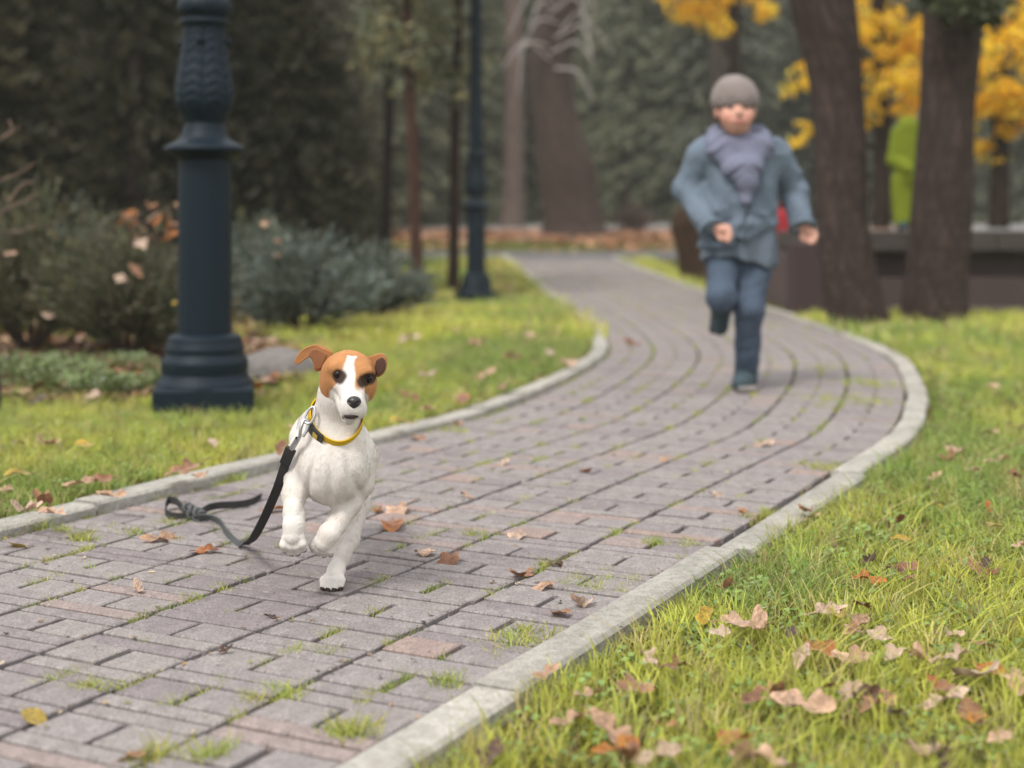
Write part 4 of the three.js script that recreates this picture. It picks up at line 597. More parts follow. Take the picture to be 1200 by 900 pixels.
  legs.slice(0, 3).forEach((l, n) => { for (const t of l.toes) { const dir = t.t.clone().sub(t.m).normalize(), under = n === 2 ? V(0, -1, 0) : V(0, -0.45, -0.9), e = new THREE.SphereGeometry(1, 12, 8), p = t.t.clone().addScaledVector(under, 0.0035).addScaledVector(dir, 0.0012); e.scale(0.0056, 0.0056, 0.0056); e.translate(p.x, Math.max(p.y, 0.006), p.z); part('paw_pad', e, padM, dog); const c = new THREE.ConeGeometry(0.0017, 0.008, 7), q = t.t.clone().addScaledVector(dir, 0.0075); c.applyQuaternion(new THREE.Quaternion().setFromUnitVectors(V(0, 1, 0), dir)); c.translate(q.x, Math.max(q.y, 0.004), q.z); part('claw', c, claw, dog); }
    const e = new THREE.SphereGeometry(1, 14, 10), m = l.toes[1].t.clone().lerp(l.toes[2].b, 0.55).add(n === 2 ? V(0, -0.007, -0.004) : V(0, -0.004, -0.011)); e.scale(0.0105, 0.008, 0.0085); e.translate(m.x, Math.max(m.y, 0.008), m.z); part('paw_pad', e, padM, dog); });
  // short hairs that roughen the outline
  {
    const it = [], q = rng(111), P = bg.attributes.position, N = bg.attributes.normal, C = bg.attributes.color;
    for (let i = 0; i < 60000; i++) { const k = Math.floor(q() * P.count), n = V(N.getX(k), N.getY(k), N.getZ(k)), p = V(P.getX(k), P.getY(k), P.getZ(k)); if (p.y < 0.04 || p.z < -0.2) continue; const tn = rr(q, 0.82, 1.12), dir = V(0, -0.75, -0.2).add(V(q() - 0.5, q() - 0.5, q() - 0.5).multiplyScalar(0.7)); dir.addScaledVector(n, -dir.dot(n)).normalize(); const flatN = n.clone(); dir.addScaledVector(n, 0.15).normalize(); const up = Math.abs(dir.y) > 0.95 ? V(1, 0, 0) : V(0, 1, 0), s0 = V().crossVectors(dir, up).normalize(), n0 = V().crossVectors(s0, dir), roll = Math.atan2(flatN.clone().cross(n0).dot(dir) * -1, n0.dot(flatN)); it.push([p.addScaledVector(n, -0.0003), dir, rr(q, 0.0045, 0.009), 0.0008, [C.getX(k), C.getY(k), C.getZ(k)].map((c, i) => c * tn * (1 - 0.03 * i)), roll]); }
    const hp = headG.attributes.position, hn = headG.attributes.normal, hc = headG.attributes.color;
    for (let i = 0; i < 16000; i++) { const k = Math.floor(q() * hp.count), n = V(hn.getX(k), hn.getY(k), hn.getZ(k)), p = V(hp.getX(k), hp.getY(k), hp.getZ(k)); if (hc.getX(k) < 0.3) continue; const dir = V(p.x - hd.muz1.x, p.y - hd.muz1.y, p.z - hd.muz1.z - 0.02).add(V(q() - 0.5, q() - 0.5, q() - 0.5).multiplyScalar(0.04)); dir.addScaledVector(n, -dir.dot(n)).normalize(); const fn = n.clone(); dir.addScaledVector(n, 0.12).normalize(); const up = Math.abs(dir.y) > 0.95 ? V(1, 0, 0) : V(0, 1, 0), s0 = V().crossVectors(dir, up).normalize(), n0 = V().crossVectors(s0, dir), roll = Math.atan2(fn.clone().cross(n0).dot(dir) * -1, n0.dot(fn)); it.push([p.addScaledVector(n, -0.0003), dir, rr(q, 0.003, 0.0055), 0.0009, [hc.getX(k), hc.getY(k), hc.getZ(k)].map(c => c * rr(q, 0.7, 1.14)), roll]); }
    const m = part('hair', leafCloud(it), std(lin(1, 1, 1), 0.8, { vertexColors: true }), dog); m.userData.kind = 'stuff';
  }
  // collar with buckle
  const cc = D(392.5, 487, 0.058), cn = V(0.2, 0.74, 0.62).normalize(), cu = V(1, 0, 0).addScaledVector(cn, -cn.x).normalize(), cw = V().crossVectors(cn, cu), ringR = a => { let lo = 0.02, hi = 0.1; const dir = cu.clone().multiplyScalar(Math.cos(a)).addScaledVector(cw, Math.sin(a)); for (let k = 0; k < 22; k++) { const m = (lo + hi) / 2, p = cc.clone().addScaledVector(dir, m); if (Math.min(body(p.x, p.y, p.z), head(p.x, p.y, p.z)) < 0) lo = m; else hi = m; } return Math.min(lo, 0.08); };
  const band = (wd, off, thick, a0 = 0, a1 = 6.2832, n = 72) => { const P = [], U = [], I = [], pr = [[-wd / 2, 0], [-wd / 2, thick], [wd / 2, thick], [wd / 2, 0]]; for (let i = 0; i <= n; i++) { const a = lerp(a0, a1, i / n), q = (ringR(a - 0.15) + ringR(a) + ringR(a + 0.15)) / 3, dir = cu.clone().multiplyScalar(Math.cos(a)).addScaledVector(cw, Math.sin(a)); for (const [h, o] of pr) { const p = cc.clone().addScaledVector(dir, q + off + o).addScaledVector(cn, h); P.push(p.x, p.y, p.z); U.push(a * 6, h * 80); } } for (let i = 0; i < n; i++) for (let k = 0; k < 4; k++) { const a = i * 4 + k, b = i * 4 + (k + 1) % 4; I.push(a, b, a + 4, b, b + 4, a + 4); } I.push(0, 1, 2, 0, 2, 3, n * 4, n * 4 + 1, n * 4 + 2, n * 4, n * 4 + 2, n * 4 + 3); let g = new THREE.BufferGeometry(); g.setAttribute('position', new THREE.Float32BufferAttribute(P, 3)); g.setAttribute('uv', new THREE.Float32BufferAttribute(U, 2)); g.setIndex(I); g = g.toNonIndexed(); g.computeVertexNormals(); return g; };
  const collar = part('collar', band(0.0205, 0.0006, 0.0022), std(lin(0.66, 0.42, 0.02), 0.7, { bumpMap: T.weave, bumpScale: 0.0006 }), dog, 'yellow webbing collar with black buckle');
  // angle of the buckle: front left
  let ba = 0, bd = 9; for (let a = 0; a < 6.28; a += 0.02) { const p = cc.clone().addScaledVector(cu, Math.cos(a) * 0.05).addScaledVector(cw, Math.sin(a) * 0.05).sub(D(374, 496, 0.1)); if (p.length() < bd) { bd = p.length(); ba = a; } }
  part('buckle', band(0.022, 0.0024, 0.005, ba - 0.34, ba + 0.34, 12), std(lin(0.02, 0.02, 0.022), 0.45), collar);
  part('buckle_clip', band(0.01, 0.0075, 0.0008, ba - 0.02, ba + 0.17, 6), std(lin(0.5, 0.36, 0.05), 0.5), collar);
  part('strap_end', band(0.0176, 0.0028, 0.0018, ba - 0.9, ba - 0.3, 12), std(lin(0.6, 0.37, 0.02), 0.7, { bumpMap: T.weave, bumpScale: 0.0006 }), collar);
  add(dog, 'dog', 'small white dog with tan face patches running along the path, yellow collar', 'dog');

  // ---------------- leash
  const leash = new THREE.Group(); const L0 = pixel(288, 646); leash.position.copy(L0);
  const loc = p => p.clone().sub(L0), Gp = (u, v, h = 0) => loc(pixel(u, v).add(V(0, h, 0))), Dp = (u, v, z) => loc(D(u, v, z).add(dogBase));
  function ribbon(pts, wid, thick, twists, n = 90) { // pts: Vector3; twists: the strap's flat direction at each point
    const cv = new THREE.CatmullRomCurve3(pts), P = [], U = [], I = [];
    for (let i = 0; i <= n; i++) { const t = i / n, c = cv.getPoint(t), tg = cv.getTangent(t), k = t * (twists.length - 1), a = Math.min(Math.floor(k), twists.length - 2), w = twists[a].clone().lerp(twists[a + 1], k - a); w.addScaledVector(tg, -w.dot(tg)).normalize(); const nn = V().crossVectors(tg, w); for (const [x, y] of [[-1, -1], [1, -1], [1, 1], [-1, 1]]) { const p = c.clone().addScaledVector(w, x * wid / 2).addScaledVector(nn, y * thick / 2); P.push(p.x, p.y, p.z); U.push(x * 0.5, t * cv.getLength() * 60); } }
    for (let i = 0; i < n; i++) for (let k = 0; k < 4; k++) { const a = i * 4 + k, b = i * 4 + (k + 1) % 4; I.push(a, b, a + 4, b, b + 4, a + 4); } I.push(0, 1, 2, 0, 2, 3, n * 4, n * 4 + 1, n * 4 + 2, n * 4, n * 4 + 2, n * 4 + 3);
    let g = new THREE.BufferGeometry(); g.setAttribute('position', new THREE.Float32BufferAttribute(P, 3)); g.setAttribute('uv', new THREE.Float32BufferAttribute(U, 2)); g.setIndex(I); g = g.toNonIndexed(); g.computeVertexNormals(); return g;
  }
  const web = std(lin(0.055, 0.055, 0.055), 0.8, { bumpMap: T.weave, bumpScale: 0.001 }), web2 = std(lin(0.105, 0.11, 0.112), 0.8, { bumpMap: T.weave, bumpScale: 0.001 }), steel = std(lin(0.5, 0.5, 0.52), 0.3, { metalness: 0.9 });
  part('strap', ribbon([Dp(340, 527, 0.085), Dp(334, 545, 0.07), Dp(325, 572, 0.04), Dp(313, 600, 0.0), Dp(299, 627, -0.09), Gp(289, 644, 0.012)], 0.0155, 0.003, [V(0.75, 0.3, 0.4), V(0.8, 0.3, 0.3), V(0.85, 0.3, 0.2), V(0.9, 0.3, 0.2), V(0.95, 0.15, 0.3), V(1, 0, 0.25)]), web, leash, 'dark hanging length of webbing strap');
  part('strap', ribbon([Gp(289, 644, 0.010), Gp(280, 641, 0.005), Gp(266, 628, 0.006), Gp(256, 617, 0.012), Gp(244, 613, 0.012), Gp(232, 613, 0.012)], 0.0155, 0.003, [V(1, 0, 0.25), V(0.6, 0.5, 0.6), V(0.3, 0.6, 0.7), V(0.2, 0.7, 0.7), V(0, 0.8, 0.6), V(0, 0.9, 0.4)]), web2, leash, 'grey strap lying on the pavers');
  part('strap', ribbon([Gp(306, 584, 0.004), Gp(292, 592, 0.006), Gp(276, 598, 0.012), Gp(258, 601, 0.016), Gp(246, 603, 0.016), Gp(232, 610, 0.012)], 0.0155, 0.003, [V(0, 0.6, 0.8), V(0, 0.8, 0.6), V(0, 1, 0.2), V(0, 1, 0.2), V(0, 0.9, 0.4), V(0, 1, 0)]), web, leash);
  // knot: a few tight turns
  for (const [u, v, h, ry] of [[233, 611, 0.014, 0.3], [226, 609, 0.016, 0.9], [221, 606, 0.016, 0.1]]) { const k = new THREE.TorusKnotGeometry(0.0085, 0.0045, 44, 8, 2, 3), p = Gp(u, v, h); k.rotateY(ry); k.translate(p.x, p.y, p.z); part('knot', k, web2, leash); }
  part('handle_loop', ribbon([Gp(221, 607, 0.012), Gp(214, 604, 0.016), Gp(206, 599, 0.022), Gp(198, 597, 0.02), Gp(194, 602, 0.011), Gp(199, 608, 0.007), Gp(209, 609, 0.006), Gp(220, 609, 0.008)], 0.0155, 0.003, [V(0, 1, 0), V(0, 1, 0.1), V(0, 1, 0.1), V(0, 1, 0), V(0, 1, 0), V(0, 1, 0), V(0, 1, 0), V(0, 1, 0)]), web, leash);
  const tube = (pts, rad, closed) => new THREE.TubeGeometry(new THREE.CatmullRomCurve3(pts, !!closed), 40, rad, 8, !!closed);
  part('hook', tube([Dp(347, 520, 0.1), Dp(351, 512, 0.105), Dp(353, 500, 0.105), Dp(357, 492, 0.1), Dp(361, 494, 0.1), Dp(360, 503, 0.102), Dp(355, 512, 0.104)], 0.0028), steel, leash);
  part('swivel', tube([Dp(342, 526, 0.09), Dp(346, 519, 0.097), Dp(349, 514, 0.102)], 0.0048), steel, leash);
  part('ring', tube([Dp(357, 494, 0.1), Dp(362, 480, 0.095), Dp(368, 477, 0.095), Dp(369, 486, 0.1), Dp(363, 496, 0.103)], 0.0022, true), steel, leash);
  part('fastening', ribbon([Dp(341, 526, 0.089), Dp(338, 533, 0.084), Dp(334, 543, 0.075)], 0.018, 0.007, [V(0.8, 0.3, 0.4), V(0.8, 0.3, 0.3), V(0.8, 0.3, 0.3)], 12), std(lin(0.02, 0.02, 0.02), 0.6), leash);
  add(leash, 'leash', 'grey and black webbing leash trailing from the collar over the pavers', 'leash');
}
// ------------------------------------------------------------------ running child
{
  const KZ = 5.48, kb = V((870 - 600) * KZ / F, 0, -KZ), K = (u, v, z = 0) => at(u, v, KZ - z).sub(kb), g = new THREE.Group(); g.position.copy(kb);
  const skin = [0.56, 0.30, 0.225], sk = std(lin(1, 1, 1), 0.6, { vertexColors: true });
  const head = K(862, 128, 0.12), neck = K(864, 168, 0.05), chestP = K(868, 190, 0.03), hip = K(866, 300, 0);
  const arm1 = [[K(822, 182, 0.02), 0.05], [K(806, 222, -0.02), 0.045], [K(836, 266, 0.14), 0.03]], arm2 = [[K(911, 184, 0.0), 0.05], [K(930, 222, -0.06), 0.043], [K(940, 264, 0.02), 0.03]];
  const legA = [[K(886, 300, 0), 0.07], [K(878, 362, 0.1), 0.055], [K(874, 432, 0.0), 0.04]], legB = [[K(848, 300, 0), 0.07], [K(845, 348, 0.17), 0.055], [K(847, 354, -0.14), 0.036]];
  const hand = (w, dir, thumb, curl) => { // palm and five fingers from the wrist
    const o = [[w, w.clone().addScaledVector(dir, 0.035), 0.018, 0.02]], side = V().crossVectors(dir, V(0, 0, 1)).normalize(), pal = w.clone().addScaledVector(dir, 0.04);
    [[-1.5, 0.026], [-0.5, 0.033], [0.5, 0.035], [1.5, 0.03]].forEach(([k, l]) => { const a = pal.clone().addScaledVector(side, k * 0.0115), b = a.clone().addScaledVector(dir, l * 0.55).add(curl.clone().multiplyScalar(0.25)), c = b.clone().addScaledVector(dir, l * 0.35).add(curl.clone().multiplyScalar(0.6)); o.push([a, b, 0.0085, 0.008], [b, c, 0.008, 0.0065]); });
    const t0 = w.clone().addScaledVector(dir, 0.012).addScaledVector(side, thumb * 0.017), t1 = t0.clone().addScaledVector(dir, 0.022).addScaledVector(side, thumb * 0.018); o.push([t0, t1, 0.01, 0.0085], [t1, t1.clone().addScaledVector(dir, 0.018), 0.0085, 0.007]); return o;
  };
  const h1 = hand(K(838, 266, 0.145), V(0.85, -0.3, 0.4).normalize(), 1, V(-0.01, -0.02, 0.01)), h2 = hand(K(941, 264, 0.022), V(0.62, -0.75, 0.15).normalize(), 1, V(-0.006, -0.008, 0.012));
  const handF = hs => (x, y, z) => { let d = 1e9; for (const [a, b, ra, rb] of hs) d = smin(d, cap(x, y, z, a, b, ra, rb), 0.006); return d; };
  const bodyF = (x, y, z) => { let d = cap(x, y, z, neck, head, 0.045, 0.05); d = smin(d, cap(x, y, z, chestP, hip, 0.085, 0.08), 0.04); d = smin(d, cap(x, y, z, neck, chestP, 0.05, 0.08), 0.04); for (const c of [arm1, arm2, legA, legB]) d = smin(d, chain(x, y, z, c.map(([p, r]) => [p, r * 0.72]), 0.02), 0.03); return d; };
  const headF = (x, y, z) => {
    let d = ell(x, y, z, head.clone().add(V(0, 0.015, -0.015)), 0.067, 0.084, 0.08); d = smin(d, ell(x, y, z, head.clone().add(V(0, -0.05, 0.02)), 0.05, 0.052, 0.056), 0.04);
    d = smin(d, ell(x, y, z, head.clone().add(V(0, -0.02, 0.078)), 0.012, 0.016, 0.018), 0.014); d = smin(d, ell(x, y, z, head.clone().add(V(0, -0.052, 0.068)), 0.022, 0.01, 0.012), 0.014);
    for (const s of [-1, 1]) { d = smin(d, ell(x, y, z, head.clone().add(V(s * 0.035, -0.03, 0.045)), 0.02, 0.022, 0.02), 0.025); d += 0.006 * Math.exp(-((x - head.x - s * 0.031) ** 2 + (y - head.y - 0.004) ** 2) / 0.00022) * (z > head.z ? 1 : 0); d = smin(d, ell(x, y, z, head.clone().add(V(s * 0.07, -0.01, -0.01)), 0.009, 0.026, 0.016), 0.008); } return d; };
  const faceCol = (x, y, z) => { let c = skin; const dx = x - head.x, dy = y - head.y; const m = (t, k) => { c = [0, 1, 2].map(i => lerp(c[i], t[i], k)); }; if (z > head.z + 0.03) { m([0.4, 0.13, 0.115], sstep(0.004, 0.0, Math.abs(dy + 0.054 + dx * dx * 9 - 0.004) - 0.0035) * sstep(0.026, 0.02, Math.abs(dx))); for (const s of [-1, 1]) { m([0.62, 0.26, 0.2], sstep(0.028, 0.008, Math.hypot(dx - s * 0.042, dy + 0.034)) * 0.6); m([0.12, 0.07, 0.05], sstep(0.004, 0.001, Math.abs(dy - 0.026 + Math.abs(dx - s * 0.03) * 0.1)) * sstep(0.022, 0.016, Math.abs(dx - s * 0.032))); } } return c; };
  const flat = () => skin;
  part('body', mergeGeometries([surfaceNets(bodyF, [-0.4, -0.02, -0.35], [0.4, 1.2, 0.35], 0.012, flat), surfaceNets(headF, [head.x - 0.12, head.y - 0.14, head.z - 0.14], [head.x + 0.12, head.y + 0.15, head.z + 0.14], 0.005, faceCol),
    ...[h1, h2].map(h => { const c = h[0][0]; return surfaceNets(handF(h), [c.x - 0.1, c.y - 0.14, c.z - 0.1], [c.x + 0.14, c.y + 0.08, c.z + 0.12], 0.0036, flat); })]), sk, g);
  for (const s of [-1, 1]) { const e = new THREE.SphereGeometry(0.01, 16, 12); e.scale(1, 0.55, 0.6); e.translate(head.x + s * 0.029, head.y + 0.003, head.z + 0.0635); const eye = part('eye', e, std(lin(0.2, 0.15, 0.13), 0.6), g); const ir = new THREE.SphereGeometry(0.005, 12, 8); ir.translate(head.x + s * 0.029, head.y + 0.003, head.z + 0.067); part('iris', ir, std(lin(0.04, 0.025, 0.018), 0.2), eye); }
  const wr = (x, y, z, k, a) => a * (fbm(x * k, y * k * 0.6, z * k, 3) - 0.5);
  const noise = (c, k = 0.25) => (x, y, z) => { const m = 1 + k * (fbm(x * 22, y * 22, z * 22, 3) - 0.5); return c.map(q => q * m); };
  const cloth = (name, fn, lo, hi, cell, col, o = {}, label) => part(name, surfaceNets(fn, lo, hi, cell, noise(col)), std(lin(1, 1, 1), 0.9, { vertexColors: true, bumpMap: T.weave, bumpScale: 0.001, ...o }), g, label);
  // trousers
  cloth('trousers', (x, y, z) => { let d = Math.min(chain(x, y, z, [[legA[0][0], 0.066], [legA[1][0], 0.052], [legA[2][0], 0.044]], 0.03), chain(x, y, z, [[legB[0][0], 0.064], [legB[1][0], 0.05], [legB[2][0].clone().lerp(legB[1][0], 0.12), 0.044]], 0.03)); d = smin(d, cap(x, y, z, legA[0][0], legB[0][0], 0.07, 0.07), 0.03); const fold = 0.012 * (Math.abs(vnoise(x * 14 + y * 9, y * 26 - x * 8, z * 14) - 0.5) - 0.25); return Math.max(d + fold + wr(x, y, z, 14, 0.022), 0.062 - y); }, [-0.25, 0.03, -0.26], [0.22, 0.62, 0.28], 0.008, [0.068, 0.092, 0.132], {}, 'blue-grey denim trousers');
  // long grey tunic under the jacket
  const hemC = K(864, 305, 0.0), ellCone = (x, y, z, y0, y1, a0, b0, a1, b1, cx0, cx1, cz) => { const t = clamp((y - y0) / (y1 - y0)), a = lerp(a0, a1, t), b = lerp(b0, b1, t), cx = lerp(cx0, cx1, t), k = Math.hypot((x - cx) / a, (z - cz) / b); return Math.max((k - 1) * Math.min(a, b), y0 - y - 0.02 * Math.sin(x * 16) , y - y1); };
  cloth('tunic', (x, y, z) => ellCone(x, y, z, 0.49, 0.74, 0.146, 0.108, 0.125, 0.098, hemC.x + 0.005, hemC.x + 0.01, 0.02) + 0.006 * Math.sin(Math.atan2(z, x - hemC.x) * 9 + y * 8) + wr(x, y, z, 12, 0.02), [-0.25, 0.44, -0.18], [0.25, 0.8, 0.22], 0.008, [0.12, 0.146, 0.182], {}, 'dark blue-grey skirt of the tunic below the jacket');
  // jacket with sleeves
  cloth('jacket', (x, y, z) => {
    const q = (y - 0.6) / 0.4, cx = lerp(hemC.x + 0.0, hemC.x + 0.02, q); let d = (Math.hypot((x - cx) / lerp(0.145, 0.118, q), (z - 0.025) / lerp(0.125, 0.105, q)) - 1) * 0.105; d = Math.max(d, y - 0.95); d = smin(d, cap(x, y, z, K(832, 180, 0.02), K(904, 181, 0.01), 0.056, 0.056), 0.05); d = Math.max(d, 0.575 + 0.45 * Math.max(0, x - 0.0) * (x > 0 ? 1 : 0) - y - 0.03 * (x < -0.05 ? 1 : 0));
    d = smin(d, chain(x, y, z, [[arm1[0][0], 0.056], [arm1[1][0], 0.054], [K(829, 261, 0.12), 0.045]], 0.02), 0.03); d = smin(d, chain(x, y, z, [[arm2[0][0], 0.056], [arm2[1][0], 0.053], [K(938, 256, 0.01), 0.043]], 0.02), 0.03);
    const fold = 0.02 * (Math.abs(vnoise(x * 13 + y * 6, y * 15, z * 13) - 0.5) - 0.25); d += fold + wr(x, y, z, 13, 0.028); d += 0.012 * Math.exp(-(((x - 0.02 - 0.35 * (y - 0.75)) / 0.007) ** 2)) * (z > 0 ? 1 : 0);
    return d;
  }, [-0.34, 0.52, -0.25], [0.36, 1.02, 0.32], 0.008, [0.14, 0.178, 0.228], {}, 'blue-grey quilted jacket with opening front');
  for (const [p, q] of [[K(829, 261, 0.12), arm1[1][0]], [K(938, 256, 0.01), arm2[1][0]]]) { const t = new THREE.TorusGeometry(0.043, 0.011, 8, 24); const dir = p.clone().sub(q).normalize(); t.applyQuaternion(new THREE.Quaternion().setFromUnitVectors(V(0, 0, 1), dir)); t.translate(p.x + dir.x * 0.035, p.y + dir.y * 0.035, p.z + dir.z * 0.035); part('cuff', t, std(lin(0.135, 0.17, 0.215), 0.9), g); }
  // scarf
  cloth('scarf', (x, y, z) => { const c = K(866, 168, 0.05), q = V(x - c.x, (y - c.y) - 0.3 * (z - c.z) * -1, z - c.z); let d = Math.hypot(Math.hypot(q.x * 0.92, q.z) - 0.08, q.y * 0.7) - 0.04; d = smin(d, chain(x, y, z, [[K(838, 172, 0.1), 0.034], [K(858, 196, 0.15), 0.034], [K(876, 214, 0.16), 0.03]], 0.03), 0.03); d = smin(d, chain(x, y, z, [[K(894, 170, 0.1), 0.034], [K(880, 196, 0.155), 0.036], [K(874, 232, 0.155), 0.026]], 0.03), 0.03); return d + 0.022 * (Math.abs(vnoise((Math.abs(x + 0.01) * 0.75 + y) * 42, (Math.abs(x + 0.01) - y * 0.75) * 7, z * 6) - 0.5) - 0.25) + wr(x, y, z, 18, 0.008); }, [-0.2, 0.68, -0.13], [0.2, 1.08, 0.28], 0.007, [0.165, 0.175, 0.245], {}, 'lavender-grey knitted scarf');
  // knitted hat and hair
  cloth('hat', (x, y, z) => { const c = head.clone().add(V(0, 0.055, -0.022)); let d = ell(x, y, z, c, 0.083, 0.076, 0.092); d = Math.max(d, head.y + 0.022 - 0.22 * (head.z + 0.05 - z) - y); const b = c.clone().add(V(0, -0.022, 0)); return smin(d, Math.hypot(Math.hypot((x - b.x), (z - b.z) * 0.93) - 0.072, (y - b.y + 0.0) * 0.6) - 0.017, 0.015) + 0.0022 * Math.sin(Math.atan2(x - c.x, z - c.z) * 34) + wr(x, y, z, 20, 0.012); }, [head.x - 0.14, head.y - 0.06, head.z - 0.17], [head.x + 0.14, head.y + 0.18, head.z + 0.13], 0.0055, [0.235, 0.2, 0.19], {}, 'grey-brown knitted beanie');
  cloth('hair', (x, y, z) => Math.max(ell(x, y, z, head.clone().add(V(0, 0.0, -0.03)), 0.078, 0.08, 0.075) + wr(x, y, z, 30, 0.012), z - head.z - 0.012), [head.x - 0.12, head.y - 0.11, head.z - 0.14], [head.x + 0.12, head.y + 0.1, head.z + 0.06], 0.007, [0.05, 0.033, 0.025]);
  // hood lying behind the neck, zip and pocket flaps
  cloth('hood', (x, y, z) => { const c = K(866, 170, -0.05); return Math.max(ell(x, y, z, c, 0.125, 0.075, 0.07) + 0.02 * (Math.abs(vnoise(x * 14, y * 16, z * 14) - 0.5) - 0.25), z - 0.03); }, [-0.2, 0.82, -0.2], [0.2, 1.06, 0.06], 0.008, [0.15, 0.19, 0.235]);
  { const pts = [[876, 246, 0.185], [874, 258, 0.18], [872, 272, 0.172], [870, 284, 0.165]].map(([u, v, z]) => K(u, v, z)); part('zip', new THREE.TubeGeometry(new THREE.CatmullRomCurve3(pts), 12, 0.004, 6), std(lin(0.04, 0.045, 0.055), 0.5), g);
    for (const [u, v, z, w] of [[846, 246, 0.165, 0.06], [893, 250, 0.15, 0.055]]) { const f = new RoundedBoxGeometry(w, 0.02, 0.012, 2, 0.005), q = K(u, v, z); f.rotateZ(u < 860 ? 0.25 : -0.25); f.translate(q.x, q.y, q.z - 0.012); part('pocket_flap', f, std(lin(0.12, 0.152, 0.195), 0.9), g); } }
  cloth('fringe', (x, y, z) => ell(x, y, z, head.clone().add(V(-0.012, 0.043, 0.05)), 0.046, 0.009, 0.02) + 0.012 * (fbm(x * 90, y * 20, z * 60, 2) - 0.5), [head.x - 0.1, head.y - 0.02, head.z + 0.01], [head.x + 0.08, head.y + 0.08, head.z + 0.12], 0.005, [0.07, 0.045, 0.033]);
  // shoes
  const shoe = (ank, toeP, up) => { const sh = surfaceNets((x, y, z) => { let d = cap(x, y, z, ank, toeP, 0.042, 0.034); d = smin(d, cap(x, y, z, ank, ank.clone().addScaledVector(up, 0.07), 0.044, 0.046), 0.02); return d; }, [Math.min(ank.x, toeP.x) - 0.07, Math.min(ank.y, toeP.y) - 0.1, Math.min(ank.z, toeP.z) - 0.1], [Math.max(ank.x, toeP.x) + 0.07, Math.max(ank.y, toeP.y) + 0.14, Math.max(ank.z, toeP.z) + 0.1], 0.007); const s = part('shoe', sh, std(lin(0.05, 0.075, 0.09), 0.7), g); return s; };
  const sA = shoe(K(874, 443, -0.02), K(868, 449, 0.13), V(0.05, 1, 0)); { const c = new RoundedBoxGeometry(0.075, 0.022, 0.23, 3, 0.01), a = K(871, 456, 0.055); c.rotateX(-0.03); c.translate(a.x, 0.012, a.z); part('sole', c, std(lin(0.22, 0.2, 0.19), 0.8), sA); }
  const bA = legB[2][0], sB = shoe(bA.clone().add(V(0, -0.015, -0.03)), bA.clone().add(V(0, -0.105, -0.075)), V(0, 0.3, 0.9).normalize()); { const c = new RoundedBoxGeometry(0.07, 0.21, 0.02, 3, 0.01); c.rotateX(0.55); c.translate(bA.x, bA.y - 0.045, bA.z - 0.09); part('sole', c, std(lin(0.03, 0.03, 0.03), 0.8), sB); }
  add(g, 'person', 'child in blue-grey jacket, scarf and beanie running along the path', 'person');
}
